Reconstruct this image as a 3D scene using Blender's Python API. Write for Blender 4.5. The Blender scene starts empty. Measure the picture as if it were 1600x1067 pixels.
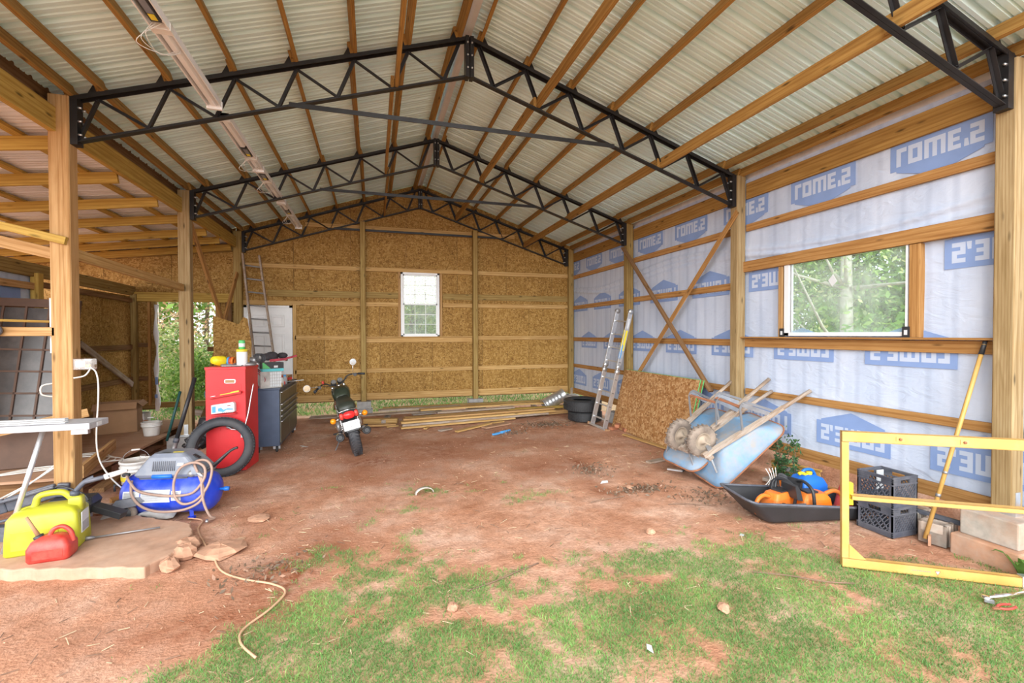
import bpy, math, random
import numpy as np
from mathutils import Vector, Matrix

SC = bpy.context.scene
COL = SC.collection
RND = random.Random(7)

# ------------------------------------------------------------------ camera
CAM_H = 1.92
yaw, pitch, roll = math.radians(16.75), math.radians(-0.87), math.radians(-0.16)
fw = Vector((math.sin(yaw)*math.cos(pitch), math.cos(yaw)*math.cos(pitch), math.sin(pitch)))
rt = Vector((math.cos(yaw), -math.sin(yaw), 0)); up = rt.cross(fw)
r2 = rt*math.cos(roll) + up*math.sin(roll); u2 = up*math.cos(roll) - rt*math.sin(roll)
cam_d = bpy.data.cameras.new('camera'); cam = bpy.data.objects.new('camera', cam_d); COL.objects.link(cam)
cam_d.sensor_width = 36.0; cam_d.lens = 720.75*36/1600; cam_d.clip_start = 0.05; cam_d.clip_end = 500
cam.matrix_world = Matrix(((r2.x, u2.x, -fw.x, 0), (r2.y, u2.y, -fw.y, 0), (r2.z, u2.z, -fw.z, CAM_H), (0, 0, 0, 1)))
SC.camera = cam

# ------------------------------------------------------------------ sky, fill sun, exposure
world = bpy.data.worlds.new('overcast_sky'); SC.world = world; world.use_nodes = True
bg = world.node_tree.nodes['Background']
bg.inputs[0].default_value = (0.93, 0.965, 1.0, 1); bg.inputs[1].default_value = 1.25
sun_d = bpy.data.lights.new('front_fill_sun', 'SUN'); sun = bpy.data.objects.new('front_fill_sun', sun_d); COL.objects.link(sun)  # very broad low sun, added to brighten the interior through the open front
sun_d.energy = 3.4; sun_d.angle = math.radians(80); sun_d.color = (0.985, 1.0, 0.99)
sun.rotation_euler = Vector((0.42, 1.0, -0.22)).to_track_quat('-Z', 'Y').to_euler()
sun.location = (-6, -12, 8)
vs = SC.view_settings
vs.view_transform = 'Standard'; vs.look = 'None'; vs.exposure = 1.24; vs.gamma = 1.0; vs.use_curve_mapping = False

# ------------------------------------------------------------------ mesh helpers
def V(*a): return Vector(a)

class MB:
    """collects shapes; build() links them as one mesh object"""
    def __init__(s): s.v = []; s.f = []; s.m = []; s.s = []
    def add(s, vs_, fs, mi=0, sm=False):
        o = len(s.v); s.v += [tuple(p) for p in vs_]
        for f in fs: s.f.append(tuple(i+o for i in f)); s.m.append(mi); s.s.append(sm)
        return s
    def bb(s, x0, x1, y0, y1, z0, z1, mi=0):
        vv = [(x, y, z) for x in (x0, x1) for y in (y0, y1) for z in (z0, z1)]
        return s.add(vv, [(0,1,3,2),(4,6,7,5),(0,4,5,1),(2,3,7,6),(0,2,6,4),(1,5,7,3)], mi)
    def box(s, c, sz, R=None, mi=0):
        vv = [Vector((x*sz[0]/2, y*sz[1]/2, z*sz[2]/2)) for x in (-1,1) for y in (-1,1) for z in (-1,1)]
        if R is not None: vv = [R @ p for p in vv]
        c = Vector(c)
        return s.add([p+c for p in vv], [(0,1,3,2),(4,6,7,5),(0,4,5,1),(2,3,7,6),(0,2,6,4),(1,5,7,3)], mi)
    def frame(s, p0, p1, upv):
        d = (Vector(p1)-Vector(p0)); d.normalize(); u = Vector(upv)
        sd = d.cross(u)
        if sd.length < 1e-4: sd = d.cross(Vector((0.3,1,0.1)))
        sd.normalize(); u = sd.cross(d); return d, sd, u
    def bar(s, p0, p1, w, h, upv=(0,0,1), mi=0, w1=None, h1=None):
        d, sd, u = s.frame(p0, p1, upv); p0 = Vector(p0); p1 = Vector(p1); w1 = w1 or w; h1 = h1 or h
        vv = []
        for p, ww, hh in ((p0, w, h), (p1, w1, h1)):
            for a in (-1,1):
                for b in (-1,1): vv.append(p+sd*a*ww/2+u*b*hh/2)
        return s.add(vv, [(0,1,3,2),(4,6,7,5),(0,4,5,1),(2,3,7,6),(0,2,6,4),(1,5,7,3)], mi)
    def angle(s, p0, p1, w, t, upv=(0,0,1), mi=0, flip=1):
        d, sd, u = s.frame(p0, p1, upv); p0 = Vector(p0); p1 = Vector(p1); sd = sd*flip
        prof = [(-w/2,w/2),(w/2,w/2),(w/2,w/2-t),(-w/2+t,w/2-t),(-w/2+t,-w/2),(-w/2,-w/2)]
        vv = [p+sd*a+u*b for p in (p0, p1) for a, b in prof]
        fs = [(i,(i+1)%6,(i+1)%6+6,i+6) for i in range(6)] + [(0,3,2,1),(0,5,4,3),(6,7,8,9),(6,9,10,11)]
        return s.add(vv, fs, mi)
    def tube(s, pts, r, n=8, mi=0, closed=False, caps=True, sm=True):
        pts = [Vector(p) for p in pts]; N = len(pts)
        rr = r if isinstance(r, (list, tuple)) else [r]*N
        tang = []
        for i in range(N):
            a = pts[i-1] if (i > 0 or closed) else pts[i]; b = pts[(i+1) % N] if (i < N-1 or closed) else pts[i]
            t = b-a; tang.append(t.normalized() if t.length > 1e-9 else Vector((0,0,1)))
        u = tang[0].orthogonal().normalized(); vv = []
        for i in range(N):
            u = u - tang[i]*u.dot(tang[i])
            if u.length < 1e-6: u = tang[i].orthogonal()
            u.normalize(); w = tang[i].cross(u)
            for k in range(n):
                a = 2*math.pi*k/n; vv.append(pts[i]+(u*math.cos(a)+w*math.sin(a))*rr[i])
        fs = []
        for i in range(N if closed else N-1):
            j = (i+1) % N
            for k in range(n): fs.append((i*n+k, i*n+(k+1)%n, j*n+(k+1)%n, j*n+k))
        if caps and not closed: fs += [tuple(range(n-1,-1,-1)), tuple((N-1)*n+k for k in range(n))]
        return s.add(vv, fs, mi, sm)
    def lathe(s, prof, c=(0,0,0), axis=(0,0,1), n=24, mi=0, closed=False, sm=True):
        ax = Vector(axis).normalized(); u = ax.orthogonal().normalized(); w = ax.cross(u); c = Vector(c); vv = []
        for r, t in prof:
            for k in range(n):
                a = 2*math.pi*k/n; vv.append(c+ax*t+(u*math.cos(a)+w*math.sin(a))*max(r, 1e-5))
        N = len(prof); fs = []
        for i in range(N if closed else N-1):
            j = (i+1) % N
            for k in range(n): fs.append((i*n+k, i*n+(k+1)%n, j*n+(k+1)%n, j*n+k))
        return s.add(vv, fs, mi, sm)
    def prism(s, poly, o, e1, e2, d, mi=0):
        """2-D polygon in the (e1,e2) plane at o, extruded by vector d"""
        o = Vector(o); e1 = Vector(e1); e2 = Vector(e2); d = Vector(d); n = len(poly)
        vv = [o+e1*a+e2*b for a, b in poly]; vv += [p+d for p in vv]
        fs = [tuple(range(n-1,-1,-1)), tuple(range(n, 2*n))] + [(i,(i+1)%n,(i+1)%n+n,i+n) for i in range(n)]
        return s.add(vv, fs, mi)
    def ball(s, c, r, mi=0, n=12, m=8):
        c = Vector(c); r = r if isinstance(r, (list, tuple)) else (r, r, r); vv = []
        for i in range(m+1):
            t = math.pi*i/m
            for k in range(n):
                a = 2*math.pi*k/n; vv.append(c+Vector((r[0]*math.sin(t)*math.cos(a), r[1]*math.sin(t)*math.sin(a), r[2]*math.cos(t))))
        fs = [(i*n+k, (i+1)*n+k, (i+1)*n+(k+1)%n, i*n+(k+1)%n) for i in range(m) for k in range(n)]
        return s.add(vv, fs, mi, True)
    def loft(s, rings, mi=0, cap0=True, cap1=True, sm=True):
        n = len(rings[0]); vv = [p for r in rings for p in r]; fs = []
        for i in range(len(rings)-1):
            for k in range(n): fs.append((i*n+k, i*n+(k+1)%n, (i+1)*n+(k+1)%n, (i+1)*n+k))
        o = (len(rings)-1)*n
        if cap0: fs.append(tuple(range(n-1,-1,-1)))
        if cap1: fs.append(tuple(o+k for k in range(n)))
        return s.add(vv, fs, mi, sm)
    def xform(s, Mx):
        s.v = [tuple(Mx @ Vector(p)) for p in s.v]; return s
    def build(s, name, mats, parent=None, world=False, bevel=0, seg=2, solid=0, fix=False):
        me = bpy.data.meshes.new(name); me.from_pydata(s.v, [], s.f)
        mats = mats if isinstance(mats, (list, tuple)) else [mats]
        for m_ in mats: me.materials.append(MAT[m_] if isinstance(m_, str) else m_)
        me.polygons.foreach_set('material_index', s.m); me.polygons.foreach_set('use_smooth', s.s)
        me.update()
        if fix:
            import bmesh
            b = bmesh.new(); b.from_mesh(me); bmesh.ops.recalc_face_normals(b, faces=b.faces); b.to_mesh(me); b.free()
        o = bpy.data.objects.new(name, me); COL.objects.link(o)
        if parent is not None:
            o.parent = parent
            if world: o.matrix_parent_inverse = parent.matrix_basis.inverted()
        if solid:
            md = o.modifiers.new('thickness', 'SOLIDIFY'); md.thickness = solid; md.offset = 0
        if bevel:
            md = o.modifiers.new('bevel', 'BEVEL'); md.width = bevel; md.segments = seg; md.limit_method = 'ANGLE'; md.angle_limit = math.radians(40)
        return o

def tag(o, label=None, cat=None, group=None, kind=None):
    if label: o['label'] = label
    if cat: o['category'] = cat
    if group: o['group'] = group
    if kind: o['kind'] = kind
    return o
def empty(name, loc=(0,0,0), rz=0, M=None):
    o = bpy.data.objects.new(name, None); COL.objects.link(o); o.empty_display_size = 0.2
    if M is not None: o.matrix_basis = M
    else: o.matrix_basis = Matrix.Translation(Vector(loc)) @ Matrix.Rotation(rz, 4, 'Z')
    return o
def thing(name, label, cat, loc=(0,0,0), rz=0, group=None, M=None):
    return tag(empty(name, loc, rz, M), label, cat, group)
def copy_thing(root, M, label=None, group=None):
    r = root.copy(); COL.objects.link(r); r.matrix_basis = M
    if label: r['label'] = label
    if group: r['group'] = group
    for ch in list(root.children):
        c = ch.copy(); COL.objects.link(c); c.parent = r
        for g in list(ch.children):
            d = g.copy(); COL.objects.link(d); d.parent = c
    return r
def axes(o, x, y, z):
    return Matrix(((x[0], y[0], z[0], o[0]), (x[1], y[1], z[1], o[1]), (x[2], y[2], z[2], o[2]), (0,0,0,1)))
def board(name, p0, p1, w, h, mat, parent=None, upv=(0,0,1), bevel=0.004):
    """a plank whose own X axis (its grain) runs from p0 to p1; w across, h along upv; centred"""
    p0 = Vector(p0); p1 = Vector(p1); d, sd, u = MB().frame(p0, p1, upv); L = (p1-p0).length
    b = MB(); x = L/2; y = w/2; z = h/2; e = min(bevel, y*.5, z*.5)
    prof = [(-y+e,-z),(y-e,-z),(y,-z+e),(y,z-e),(y-e,z),(-y+e,z),(-y,z-e),(-y,-z+e)]
    vv = [(sx, a, c) for sx in (-x, x) for a, c in prof]
    b.add(vv, [(i,(i+1)%8,(i+1)%8+8,i+8) for i in range(8)] + [tuple(range(7,-1,-1)), tuple(range(8,16))])
    o = b.build(name, mat, parent)
    M = axes((p0+p1)/2, d, -sd, u)   # d, y, z right-handed
    o.matrix_basis = M
    if parent is not None: o.matrix_parent_inverse = parent.matrix_basis.inverted()
    return o
def tboard(name, label, cat, p0, p1, w, h, mat, upv=(0,0,1), group=None, kind=None):
    return tag(board(name, p0, p1, w, h, mat, None, upv), label, cat, group, kind)
def spline(pts, n=8, closed=False):
    P = [Vector(p) for p in pts]; out = []; N = len(P)
    for i in range(N if closed else N-1):
        if closed: a, b, c, d = P[i-1], P[i], P[(i+1)%N], P[(i+2)%N]
        else: a, b, c, d = P[max(i-1,0)], P[i], P[i+1], P[min(i+2,N-1)]
        for k in range(n):
            t = k/n
            out.append(0.5*((2*b)+(c-a)*t+(2*a-5*b+4*c-d)*t*t+(3*b-a-3*c+d)*t**3))
    if not closed: out.append(P[-1])
    return out
def ring(c, ax, r, n=24):
    ax = Vector(ax).normalized(); u = ax.orthogonal().normalized(); w = ax.cross(u); c = Vector(c)
    return [c+(u*math.cos(2*math.pi*k/n)+w*math.sin(2*math.pi*k/n))*r for k in range(n)]
def rrect(hx, hy, r, z, n=4, cx=0, cy=0):
    """rounded rectangle ring in XY at height z"""
    out = []
    for sx, sy, a0 in ((1,1,0),(-1,1,90),(-1,-1,180),(1,-1,270)):
        for k in range(n+1):
            a = math.radians(a0+90*k/n); out.append(Vector((cx+sx*(hx-r)+r*math.cos(a), cy+sy*(hy-r)+r*math.sin(a), z)))
    return out

# ------------------------------------------------------------------ materials
MAT = {}
def nmat(name):
    m = bpy.data.materials.new(name); m.use_nodes = True; MAT[name] = m
    return m, m.node_tree.nodes, m.node_tree.links, m.node_tree.nodes['Principled BSDF']
def ramp(N, stops):
    r = N.new('ShaderNodeValToRGB'); e = r.color_ramp.elements
    while len(e) < len(stops): e.new(0.5)
    for el, (p, c) in zip(e, stops): el.position = p; el.color = (*c, 1)
    return r
def mapping(N, L, scale=(1,1,1), coord='Object', rot=(0,0,0), rand=True):
    tc = N.new('ShaderNodeTexCoord'); mp = N.new('ShaderNodeMapping')
    mp.inputs['Scale'].default_value = scale; mp.inputs['Rotation'].default_value = rot
    if rand and coord == 'Object':
        oi = N.new('ShaderNodeObjectInfo'); ml = N.new('ShaderNodeVectorMath'); ml.operation = 'SCALE'
        ml.inputs[0].default_value = (7.3, 13.1, 5.7); L.new(oi.outputs['Random'], ml.inputs['Scale'])
        ad = N.new('ShaderNodeVectorMath'); L.new(tc.outputs[coord], ad.inputs[0]); L.new(ml.outputs[0], ad.inputs[1])
        L.new(ad.outputs[0], mp.inputs[0])
    else: L.new(tc.outputs[coord], mp.inputs[0])
    return mp
def noise(N, L, vec, scale, detail=4, rough=.55, dist=0):
    t = N.new('ShaderNodeTexNoise'); t.inputs['Scale'].default_value = scale; t.inputs['Detail'].default_value = detail
    t.inputs['Roughness'].default_value = rough; t.inputs['Distortion'].default_value = dist
    L.new(vec.outputs[0], t.inputs['Vector']); return t
def mixc(N, L, fac, a, b, mode='MIX'):
    m = N.new('ShaderNodeMix'); m.data_type = 'RGBA'; m.blend_type = mode
    for sock, val in ((m.inputs[0], fac), (m.inputs[6], a), (m.inputs[7], b)):
        if hasattr(val, 'links'): L.new(val, sock)
        else: sock.default_value = val if not isinstance(val, tuple) else (*val, 1)
    return m
def bump(N, L, h, strength, dist, P):
    b = N.new('ShaderNodeBump'); b.inputs['Strength'].default_value = strength; b.inputs['Distance'].default_value = dist
    L.new(h, b.inputs['Height']); L.new(b.outputs[0], P.inputs['Normal']); return b
def plain(name, c, rough=.5, metal=0, var=.12, vs_=6, bmp=0, dirt=None, dirt_amt=.5, dscale=3, spec=None):
    m, N, L, P = nmat(name); P.inputs['Roughness'].default_value = rough; P.inputs['Metallic'].default_value = metal
    if spec is not None: P.inputs['Specular IOR Level'].default_value = spec
    mp = mapping(N, L); t = noise(N, L, mp, vs_)
    r = ramp(N, [(.3, tuple(x*(1-var) for x in c)), (.7, tuple(min(1, x*(1+var)) for x in c))]); L.new(t.outputs[0], r.inputs[0])
    out = r.outputs[0]
    if dirt:
        t2 = noise(N, L, mp, dscale, 8, .7); r2_ = ramp(N, [(.5-.12*dirt_amt-.05, (0,0,0)), (.78, (dirt_amt+.3,)*3)]); L.new(t2.outputs[0], r2_.inputs[0])
        out = mixc(N, L, r2_.outputs[0], out, dirt).outputs[2]
    L.new(out, P.inputs['Base Color'])
    if bmp: bump(N, L, t.outputs[0], bmp, .01, P)
    return m
def wood(name, light, dark, rough=.75, knots=True, grain=1.0, grey=None):
    m, N, L, P = nmat(name); P.inputs['Roughness'].default_value = rough; P.inputs['Specular IOR Level'].default_value = .25
    mp = mapping(N, L, (0.9, 9, 9)); t = noise(N, L, mp, 1.6, 3, .5, 1.2)
    mp2 = mapping(N, L, (2.5, 70, 70)); t2 = noise(N, L, mp2, 1.2, 3, .6)
    w = N.new('ShaderNodeTexWave'); w.wave_type = 'RINGS'; w.rings_direction = 'X'; w.inputs['Scale'].default_value = 2.2
    w.inputs['Distortion'].default_value = 5; w.inputs['Detail'].default_value = 2; w.inputs['Detail Scale'].default_value = .8
    mp3 = mapping(N, L, (.35, 7, 7)); L.new(mp3.outputs[0], w.inputs['Vector'])
    mid = tuple((a+b)/2 for a, b in zip(light, dark))
    r = ramp(N, [(.28, dark), (.5, mid), (.72, light)]); L.new(t.outputs[0], r.inputs[0])
    rg = ramp(N, [(.35, (.80,.76,.70)), (.6, (1,1,1))]); L.new(t2.outputs[0], rg.inputs[0])
    rw = ramp(N, [(.05, (.78,.70,.60)), (.45, (1,1,1))]); L.new(w.outputs[0], rw.inputs[0])
    c = mixc(N, L, .8*grain, r.outputs[0], rg.outputs[0], 'MULTIPLY'); c = mixc(N, L, .8*grain, c.outputs[2], rw.outputs[0], 'MULTIPLY')
    if knots:
        mk = mapping(N, L, (2.3, 9, 9)); v = N.new('ShaderNodeTexVoronoi'); v.inputs['Scale'].default_value = 1.1; L.new(mk.outputs[0], v.inputs['Vector'])
        rk = ramp(N, [(.06, (1,1,1)), (.17, (0,0,0))]); L.new(v.outputs['Distance'], rk.inputs[0])
        c = mixc(N, L, rk.outputs[0], c.outputs[2], tuple(x*.32 for x in dark))
    oi = N.new('ShaderNodeObjectInfo'); rr = ramp(N, [(0, (.84,.82,.80)), (1, (1.0,1.0,1.0))]); L.new(oi.outputs['Random'], rr.inputs[0])
    c = mixc(N, L, 1.0, c.outputs[2], rr.outputs[0], 'MULTIPLY')
    if grey:
        mg = mapping(N, L, (1.2, 3, 3)); tg = noise(N, L, mg, 2.5, 6, .65); rgx = ramp(N, [(.42, (0,0,0)), (.7, (.8,.8,.8))]); L.new(tg.outputs[0], rgx.inputs[0])
        c = mixc(N, L, rgx.outputs[0], c.outputs[2], grey)
    L.new(c.outputs[2], P.inputs['Base Color']); bump(N, L, t2.outputs[0], .25, .004, P)
    return m
def osb(name, a, b, c_, dk, k_=1.0):
    m, N, L, P = nmat(name); P.inputs['Roughness'].default_value = .7; P.inputs['Specular IOR Level'].default_value = .25
    outs = []
    for k, (sc, rot) in enumerate((((18, 45, 45), (0, .5, .5)), ((45, 18, 45), (.6, 0, .3)), ((38, 45, 16), (.4, .7, 0)))):
        mp = mapping(N, L, tuple(q*k_ for q in sc), 'Object', rot); nz = noise(N, L, mp, 1.5, 2)
        ad = N.new('ShaderNodeVectorMath'); ad.operation = 'MULTIPLY_ADD'; ad.inputs[1].default_value = (.7,.7,.7)
        L.new(nz.outputs['Color'], ad.inputs[0]); L.new(mp.outputs[0], ad.inputs[2])
        v = N.new('ShaderNodeTexVoronoi'); v.inputs['Scale'].default_value = 1.0; L.new(ad.outputs[0], v.inputs['Vector'])
        sp = N.new('ShaderNodeSeparateColor'); L.new(v.outputs['Color'], sp.inputs[0])
        r = ramp(N, [(.0, dk), (.12, b), (.5, a), (.9, c_)]); L.new(sp.outputs[k % 3], r.inputs[0]); outs.append((r, sp))
    sel = outs[0][1].outputs[1]
    g1 = N.new('ShaderNodeMath'); g1.operation = 'GREATER_THAN'; g1.inputs[1].default_value = .5; L.new(sel, g1.inputs[0])
    g2 = N.new('ShaderNodeMath'); g2.operation = 'GREATER_THAN'; g2.inputs[1].default_value = .6; L.new(outs[1][1].outputs[2], g2.inputs[0])
    m1 = mixc(N, L, g1.outputs[0], outs[0][0].outputs[0], outs[1][0].outputs[0]); m2 = mixc(N, L, g2.outputs[0], m1.outputs[2], outs[2][0].outputs[0])
    mp = mapping(N, L, (1, 1, 1)); t = noise(N, L, mp, 1.6, 3); rb = ramp(N, [(.3, (.86,.84,.8)), (.7, (1.04,1.04,1.04))]); L.new(t.outputs[0], rb.inputs[0])
    m3 = mixc(N, L, 1.0, m2.outputs[2], rb.outputs[0], 'MULTIPLY')
    oi = N.new('ShaderNodeObjectInfo'); rr = ramp(N, [(0, (.84,.82,.80)), (1, (1.03,1.03,1.03))]); L.new(oi.outputs['Random'], rr.inputs[0])
    m4 = mixc(N, L, 1.0, m3.outputs[2], rr.outputs[0], 'MULTIPLY')
    L.new(m4.outputs[2], P.inputs['Base Color'])
    return m

wood('pine_post', (.62,.40,.19), (.48,.275,.11))
wood('pine_light', (.68,.46,.20), (.56,.345,.13))
wood('pine_purlin', (.49,.29,.085), (.35,.19,.05))
wood('pine_rafter', (.66,.46,.12), (.52,.34,.08))
wood('pine_girt', (.55,.31,.115), (.42,.21,.068))
wood('pine_treated', (.44,.32,.12), (.32,.21,.07))
wood('pine_treated_grey', (.50,.38,.21), (.35,.25,.12))
wood('pine_brown', (.30,.17,.08), (.20,.105,.045))
wood('wood_weathered', (.50,.40,.32), (.34,.25,.19), grey=(.46,.41,.37))
wood('plywood', (.56,.36,.24), (.45,.26,.16), knots=False, grain=.5)
osb('osb', (.38,.215,.054), (.30,.155,.034), (.52,.32,.105), (.20,.10,.022), .9)
osb('osb_warm', (.42,.21,.08), (.32,.145,.05), (.60,.38,.19), (.25,.115,.042), .8)
plain('black_steel', (.022,.021,.022), .42, .3, .3)
plain('galv', (.62,.64,.66), .38, .85, .15, 9)
plain('aluminium', (.62,.63,.65), .38, .75, .1, 12)
plain('chrome', (.8,.8,.8), .15, 1)
plain('steel_grey', (.33,.33,.34), .45, .6)
plain('white_paint', (.80,.81,.82), .5, 0, .04)
plain('white_vinyl', (.82,.84,.86), .4, 0, .03)
plain('white_plastic', (.80,.80,.78), .4, 0, .05, dirt=(.45,.32,.22), dirt_amt=.25)
plain('concrete', (.44,.40,.35), .9, 0, .18, 14, .4, dirt=(.55,.30,.18), dirt_amt=.5)
plain('concrete_stained', (.50,.25,.14), .9, 0, .2, 9, .5, dirt=(.46,.40,.33), dirt_amt=.5)
plain('concrete_grey', (.36,.35,.34), .9, 0, .18, 14, .4)
plain('slab_concrete', (.45,.265,.175), .9, 0, .16, 8, .3, dirt=(.60,.42,.31), dirt_amt=.5)
plain('clay_brick', (.42,.17,.09), .9, 0, .25, 14, .3)
plain('clay_rock', (.47,.26,.165), .95, 0, .2, 10, .5)
plain('rubber', (.028,.029,.032), .62, 0, .25, 8)
plain('rubber_dusty', (.030,.034,.043), .6, 0, .3, 5, dirt=(.12,.10,.09), dirt_amt=.25)
plain('rubber_brown', (.12,.095,.08), .8, 0, .3, 9, .3, dirt=(.42,.33,.26), dirt_amt=.7)
plain('black_plastic', (.03,.031,.035), .45, 0, .2, 6)
plain('dark_plastic', (.075,.085,.115), .5, 0, .25, 6, dirt=(.25,.23,.22), dirt_amt=.25)
plain('grey_plastic', (.19,.215,.27), .45, 0, .1, 6, dirt=(.4,.37,.34), dirt_amt=.2)
plain('red_paint', (.62,.026,.032), .38, 0, .07)
plain('red_plastic', (.54,.034,.026), .42, 0, .1, dirt=(.6,.22,.15), dirt_amt=.3)
plain('yellow_green', (.48,.48,.028), .42, 0, .06, dirt=(.42,.38,.10), dirt_amt=.2)
plain('yellow_paint', (.55,.31,.075), .5, 0, .08, dirt=(.58,.41,.18), dirt_amt=.3)
plain('yellow_plastic', (.86,.66,.02), .4, 0, .05)
plain('orange_plastic', (.86,.20,.012), .42, 0, .08, dirt=(.45,.25,.14), dirt_amt=.3)
plain('blue_paint', (.012,.055,.60), .33, 0, .15, dirt=(.25,.28,.42), dirt_amt=.15)
plain('blue_plastic', (.012,.15,.62), .4, 0, .1)
plain('barrow_blue', (.115,.315,.56), .6, 0, .2, 5, dirt=(.33,.275,.22), dirt_amt=1.0, dscale=2.6)
plain('tool_slate', (.062,.085,.14), .42, .2, .12)
plain('tool_drawer', (.125,.115,.085), .4, .35, .15)
plain('cardboard', (.42,.24,.125), .85, 0, .08)
plain('brown_door', (.10,.052,.032), .6, 0, .2)
plain('door_glass', (.05,.043,.042), .3, 0, .2, 3, dirt=(.13,.115,.105), dirt_amt=.3)
plain('hose_brown', (.36,.24,.19), .55, 0, .1)
plain('cord_tan', (.60,.36,.22), .6, 0, .1)
plain('cable_white', (.75,.73,.68), .5, 0, .05)
plain('paper_white', (.66,.68,.70), .6, 0, .04)
plain('paper_grey', (.40,.41,.44), .6, 0, .1, 40)
plain('sticker_blue', (.08,.34,.72), .5)
plain('sticker_green', (.10,.50,.16), .5)
plain('sticker_yellow', (.80,.66,.05), .5)
plain('teal_plastic', (.10,.52,.58), .45)
plain('seat_green', (.032,.038,.028), .45, 0, .2)
plain('tank_green', (.035,.045,.03), .25, .2, .2)
plain('brake_red', (.75,.03,.03), .22, 0, .08)
plain('amber', (.90,.28,.01), .22, 0, .08)
plain('mirror_glass', (.75,.77,.72), .08, .9)
plain('cloth_dark', (.035,.03,.035), .9, 0, .5, 9)
plain('cloth_red', (.32,.03,.05), .8, 0, .3, 9)
plain('cloth_grey', (.45,.43,.41), .9, 0, .25, 9)
plain('dry_mud', (.34,.27,.205), .85, 0, .25, 9, .3)
plain('bark', (.20,.15,.115), .9, 0, .35, 8, .5)
plain('bark_pale', (.46,.42,.37), .9, 0, .25, 8, .3)
plain('twig', (.20,.125,.085), .9, 0, .3, 8)
plain('straw', (.56,.42,.27), .9, 0, .3, 8)
plain('rust', (.30,.12,.06), .85, .1, .3, 10)
plain('green_cord', (.015,.075,.07), .5)
plain('wrap_blue', (.235,.345,.625), .55, 0, .07, 3)
plain('wrap_letter', (.53,.61,.77), .55, 0, .04, 3)
def leafmat(name, c, var=.35):
    m, N, L, P = nmat(name); P.inputs['Roughness'].default_value = .6
    at = N.new('ShaderNodeAttribute'); at.attribute_name = 'tint'
    r = ramp(N, [(0, tuple(x*(1-var) for x in c)), (.6, c), (1, (min(1,c[0]*1.9), min(1,c[1]*1.5), c[2]*1.5))]); L.new(at.outputs['Fac'], r.inputs[0])
    L.new(r.outputs[0], P.inputs['Base Color'])
    tr = N.new('ShaderNodeBsdfTranslucent'); L.new(r.outputs[0], tr.inputs[0])
    mx = N.new('ShaderNodeMixShader'); mx.inputs[0].default_value = .35; L.new(P.outputs[0], mx.inputs[1]); L.new(tr.outputs[0], mx.inputs[2])
    L.new(mx.outputs[0], N['Material Output'].inputs[0])
leafmat('grass_blade', (.185,.375,.10)); leafmat('leaf_green', (.17,.33,.06)); leafmat('leaf_pale', (.40,.50,.22)); leafmat('leaf_dark', (.055,.14,.05)); leafmat('dry_leaf', (.45,.33,.2)); leafmat('leaf_litter', (.26,.19,.13))
# window glass: thin and clear with a soft sheen
m, N, L, P = nmat('window_glass')
tr = N.new('ShaderNodeBsdfTransparent'); tr.inputs[0].default_value = (.93,.96,.95,1); gl = N.new('ShaderNodeBsdfGlossy'); gl.inputs['Roughness'].default_value = .05
mx = N.new('ShaderNodeMixShader'); mx.inputs[0].default_value = .07; L.new(tr.outputs[0], mx.inputs[1]); L.new(gl.outputs[0], mx.inputs[2]); L.new(mx.outputs[0], N['Material Output'].inputs[0])
m, N, L, P = nmat('dusty_glass')
tr = N.new('ShaderNodeBsdfTransparent'); tr.inputs[0].default_value = (.86,.93,.90,1); df = N.new('ShaderNodeBsdfDiffuse'); df.inputs[0].default_value = (.72,.78,.76,1)
mp = mapping(N, L); t = noise(N, L, mp, 2.2, 5); r = ramp(N, [(.35, (.10,)*3), (.75, (.36,)*3)]); L.new(t.outputs[0], r.inputs[0])
mx = N.new('ShaderNodeMixShader'); L.new(r.outputs[0], mx.inputs[0]); L.new(tr.outputs[0], mx.inputs[1]); L.new(df.outputs[0], mx.inputs[2]); L.new(mx.outputs[0], N['Material Output'].inputs[0])
# clear plastic
m, N, L, P = nmat('clear_plastic')
tr = N.new('ShaderNodeBsdfTransparent'); df = N.new('ShaderNodeBsdfGlossy'); df.inputs['Roughness'].default_value = .2; mx = N.new('ShaderNodeMixShader'); mx.inputs[0].default_value = .22
L.new(tr.outputs[0], mx.inputs[1]); L.new(df.outputs[0], mx.inputs[2]); L.new(mx.outputs[0], N['Material Output'].inputs[0])
# ribbed roof sheet underside: off-white with a faint green cast
m, N, L, P = nmat('roof_metal'); P.inputs['Roughness'].default_value = .28; P.inputs['Specular IOR Level'].default_value = .8; P.inputs['Metallic'].default_value = .0
mp = mapping(N, L, (.5, 1.2, 1)); t = noise(N, L, mp, 1.0, 5, .6); r = ramp(N, [(.3, (.64,.86,.86)), (.5, (.70,.92,.93)), (.72, (.77,.97,.98))]); L.new(t.outputs[0], r.inputs[0]); L.new(r.outputs[0], P.inputs['Base Color'])
m, N, L, P = nmat('leanto_metal'); P.inputs['Roughness'].default_value = .4
mp = mapping(N, L, (.6, 6, 1)); t = noise(N, L, mp, 1.0, 5, .6); r = ramp(N, [(.3, (.66,.66,.68)), (.7, (.84,.84,.86))]); L.new(t.outputs[0], r.inputs[0]); L.new(r.outputs[0], P.inputs['Base Color'])
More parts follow.
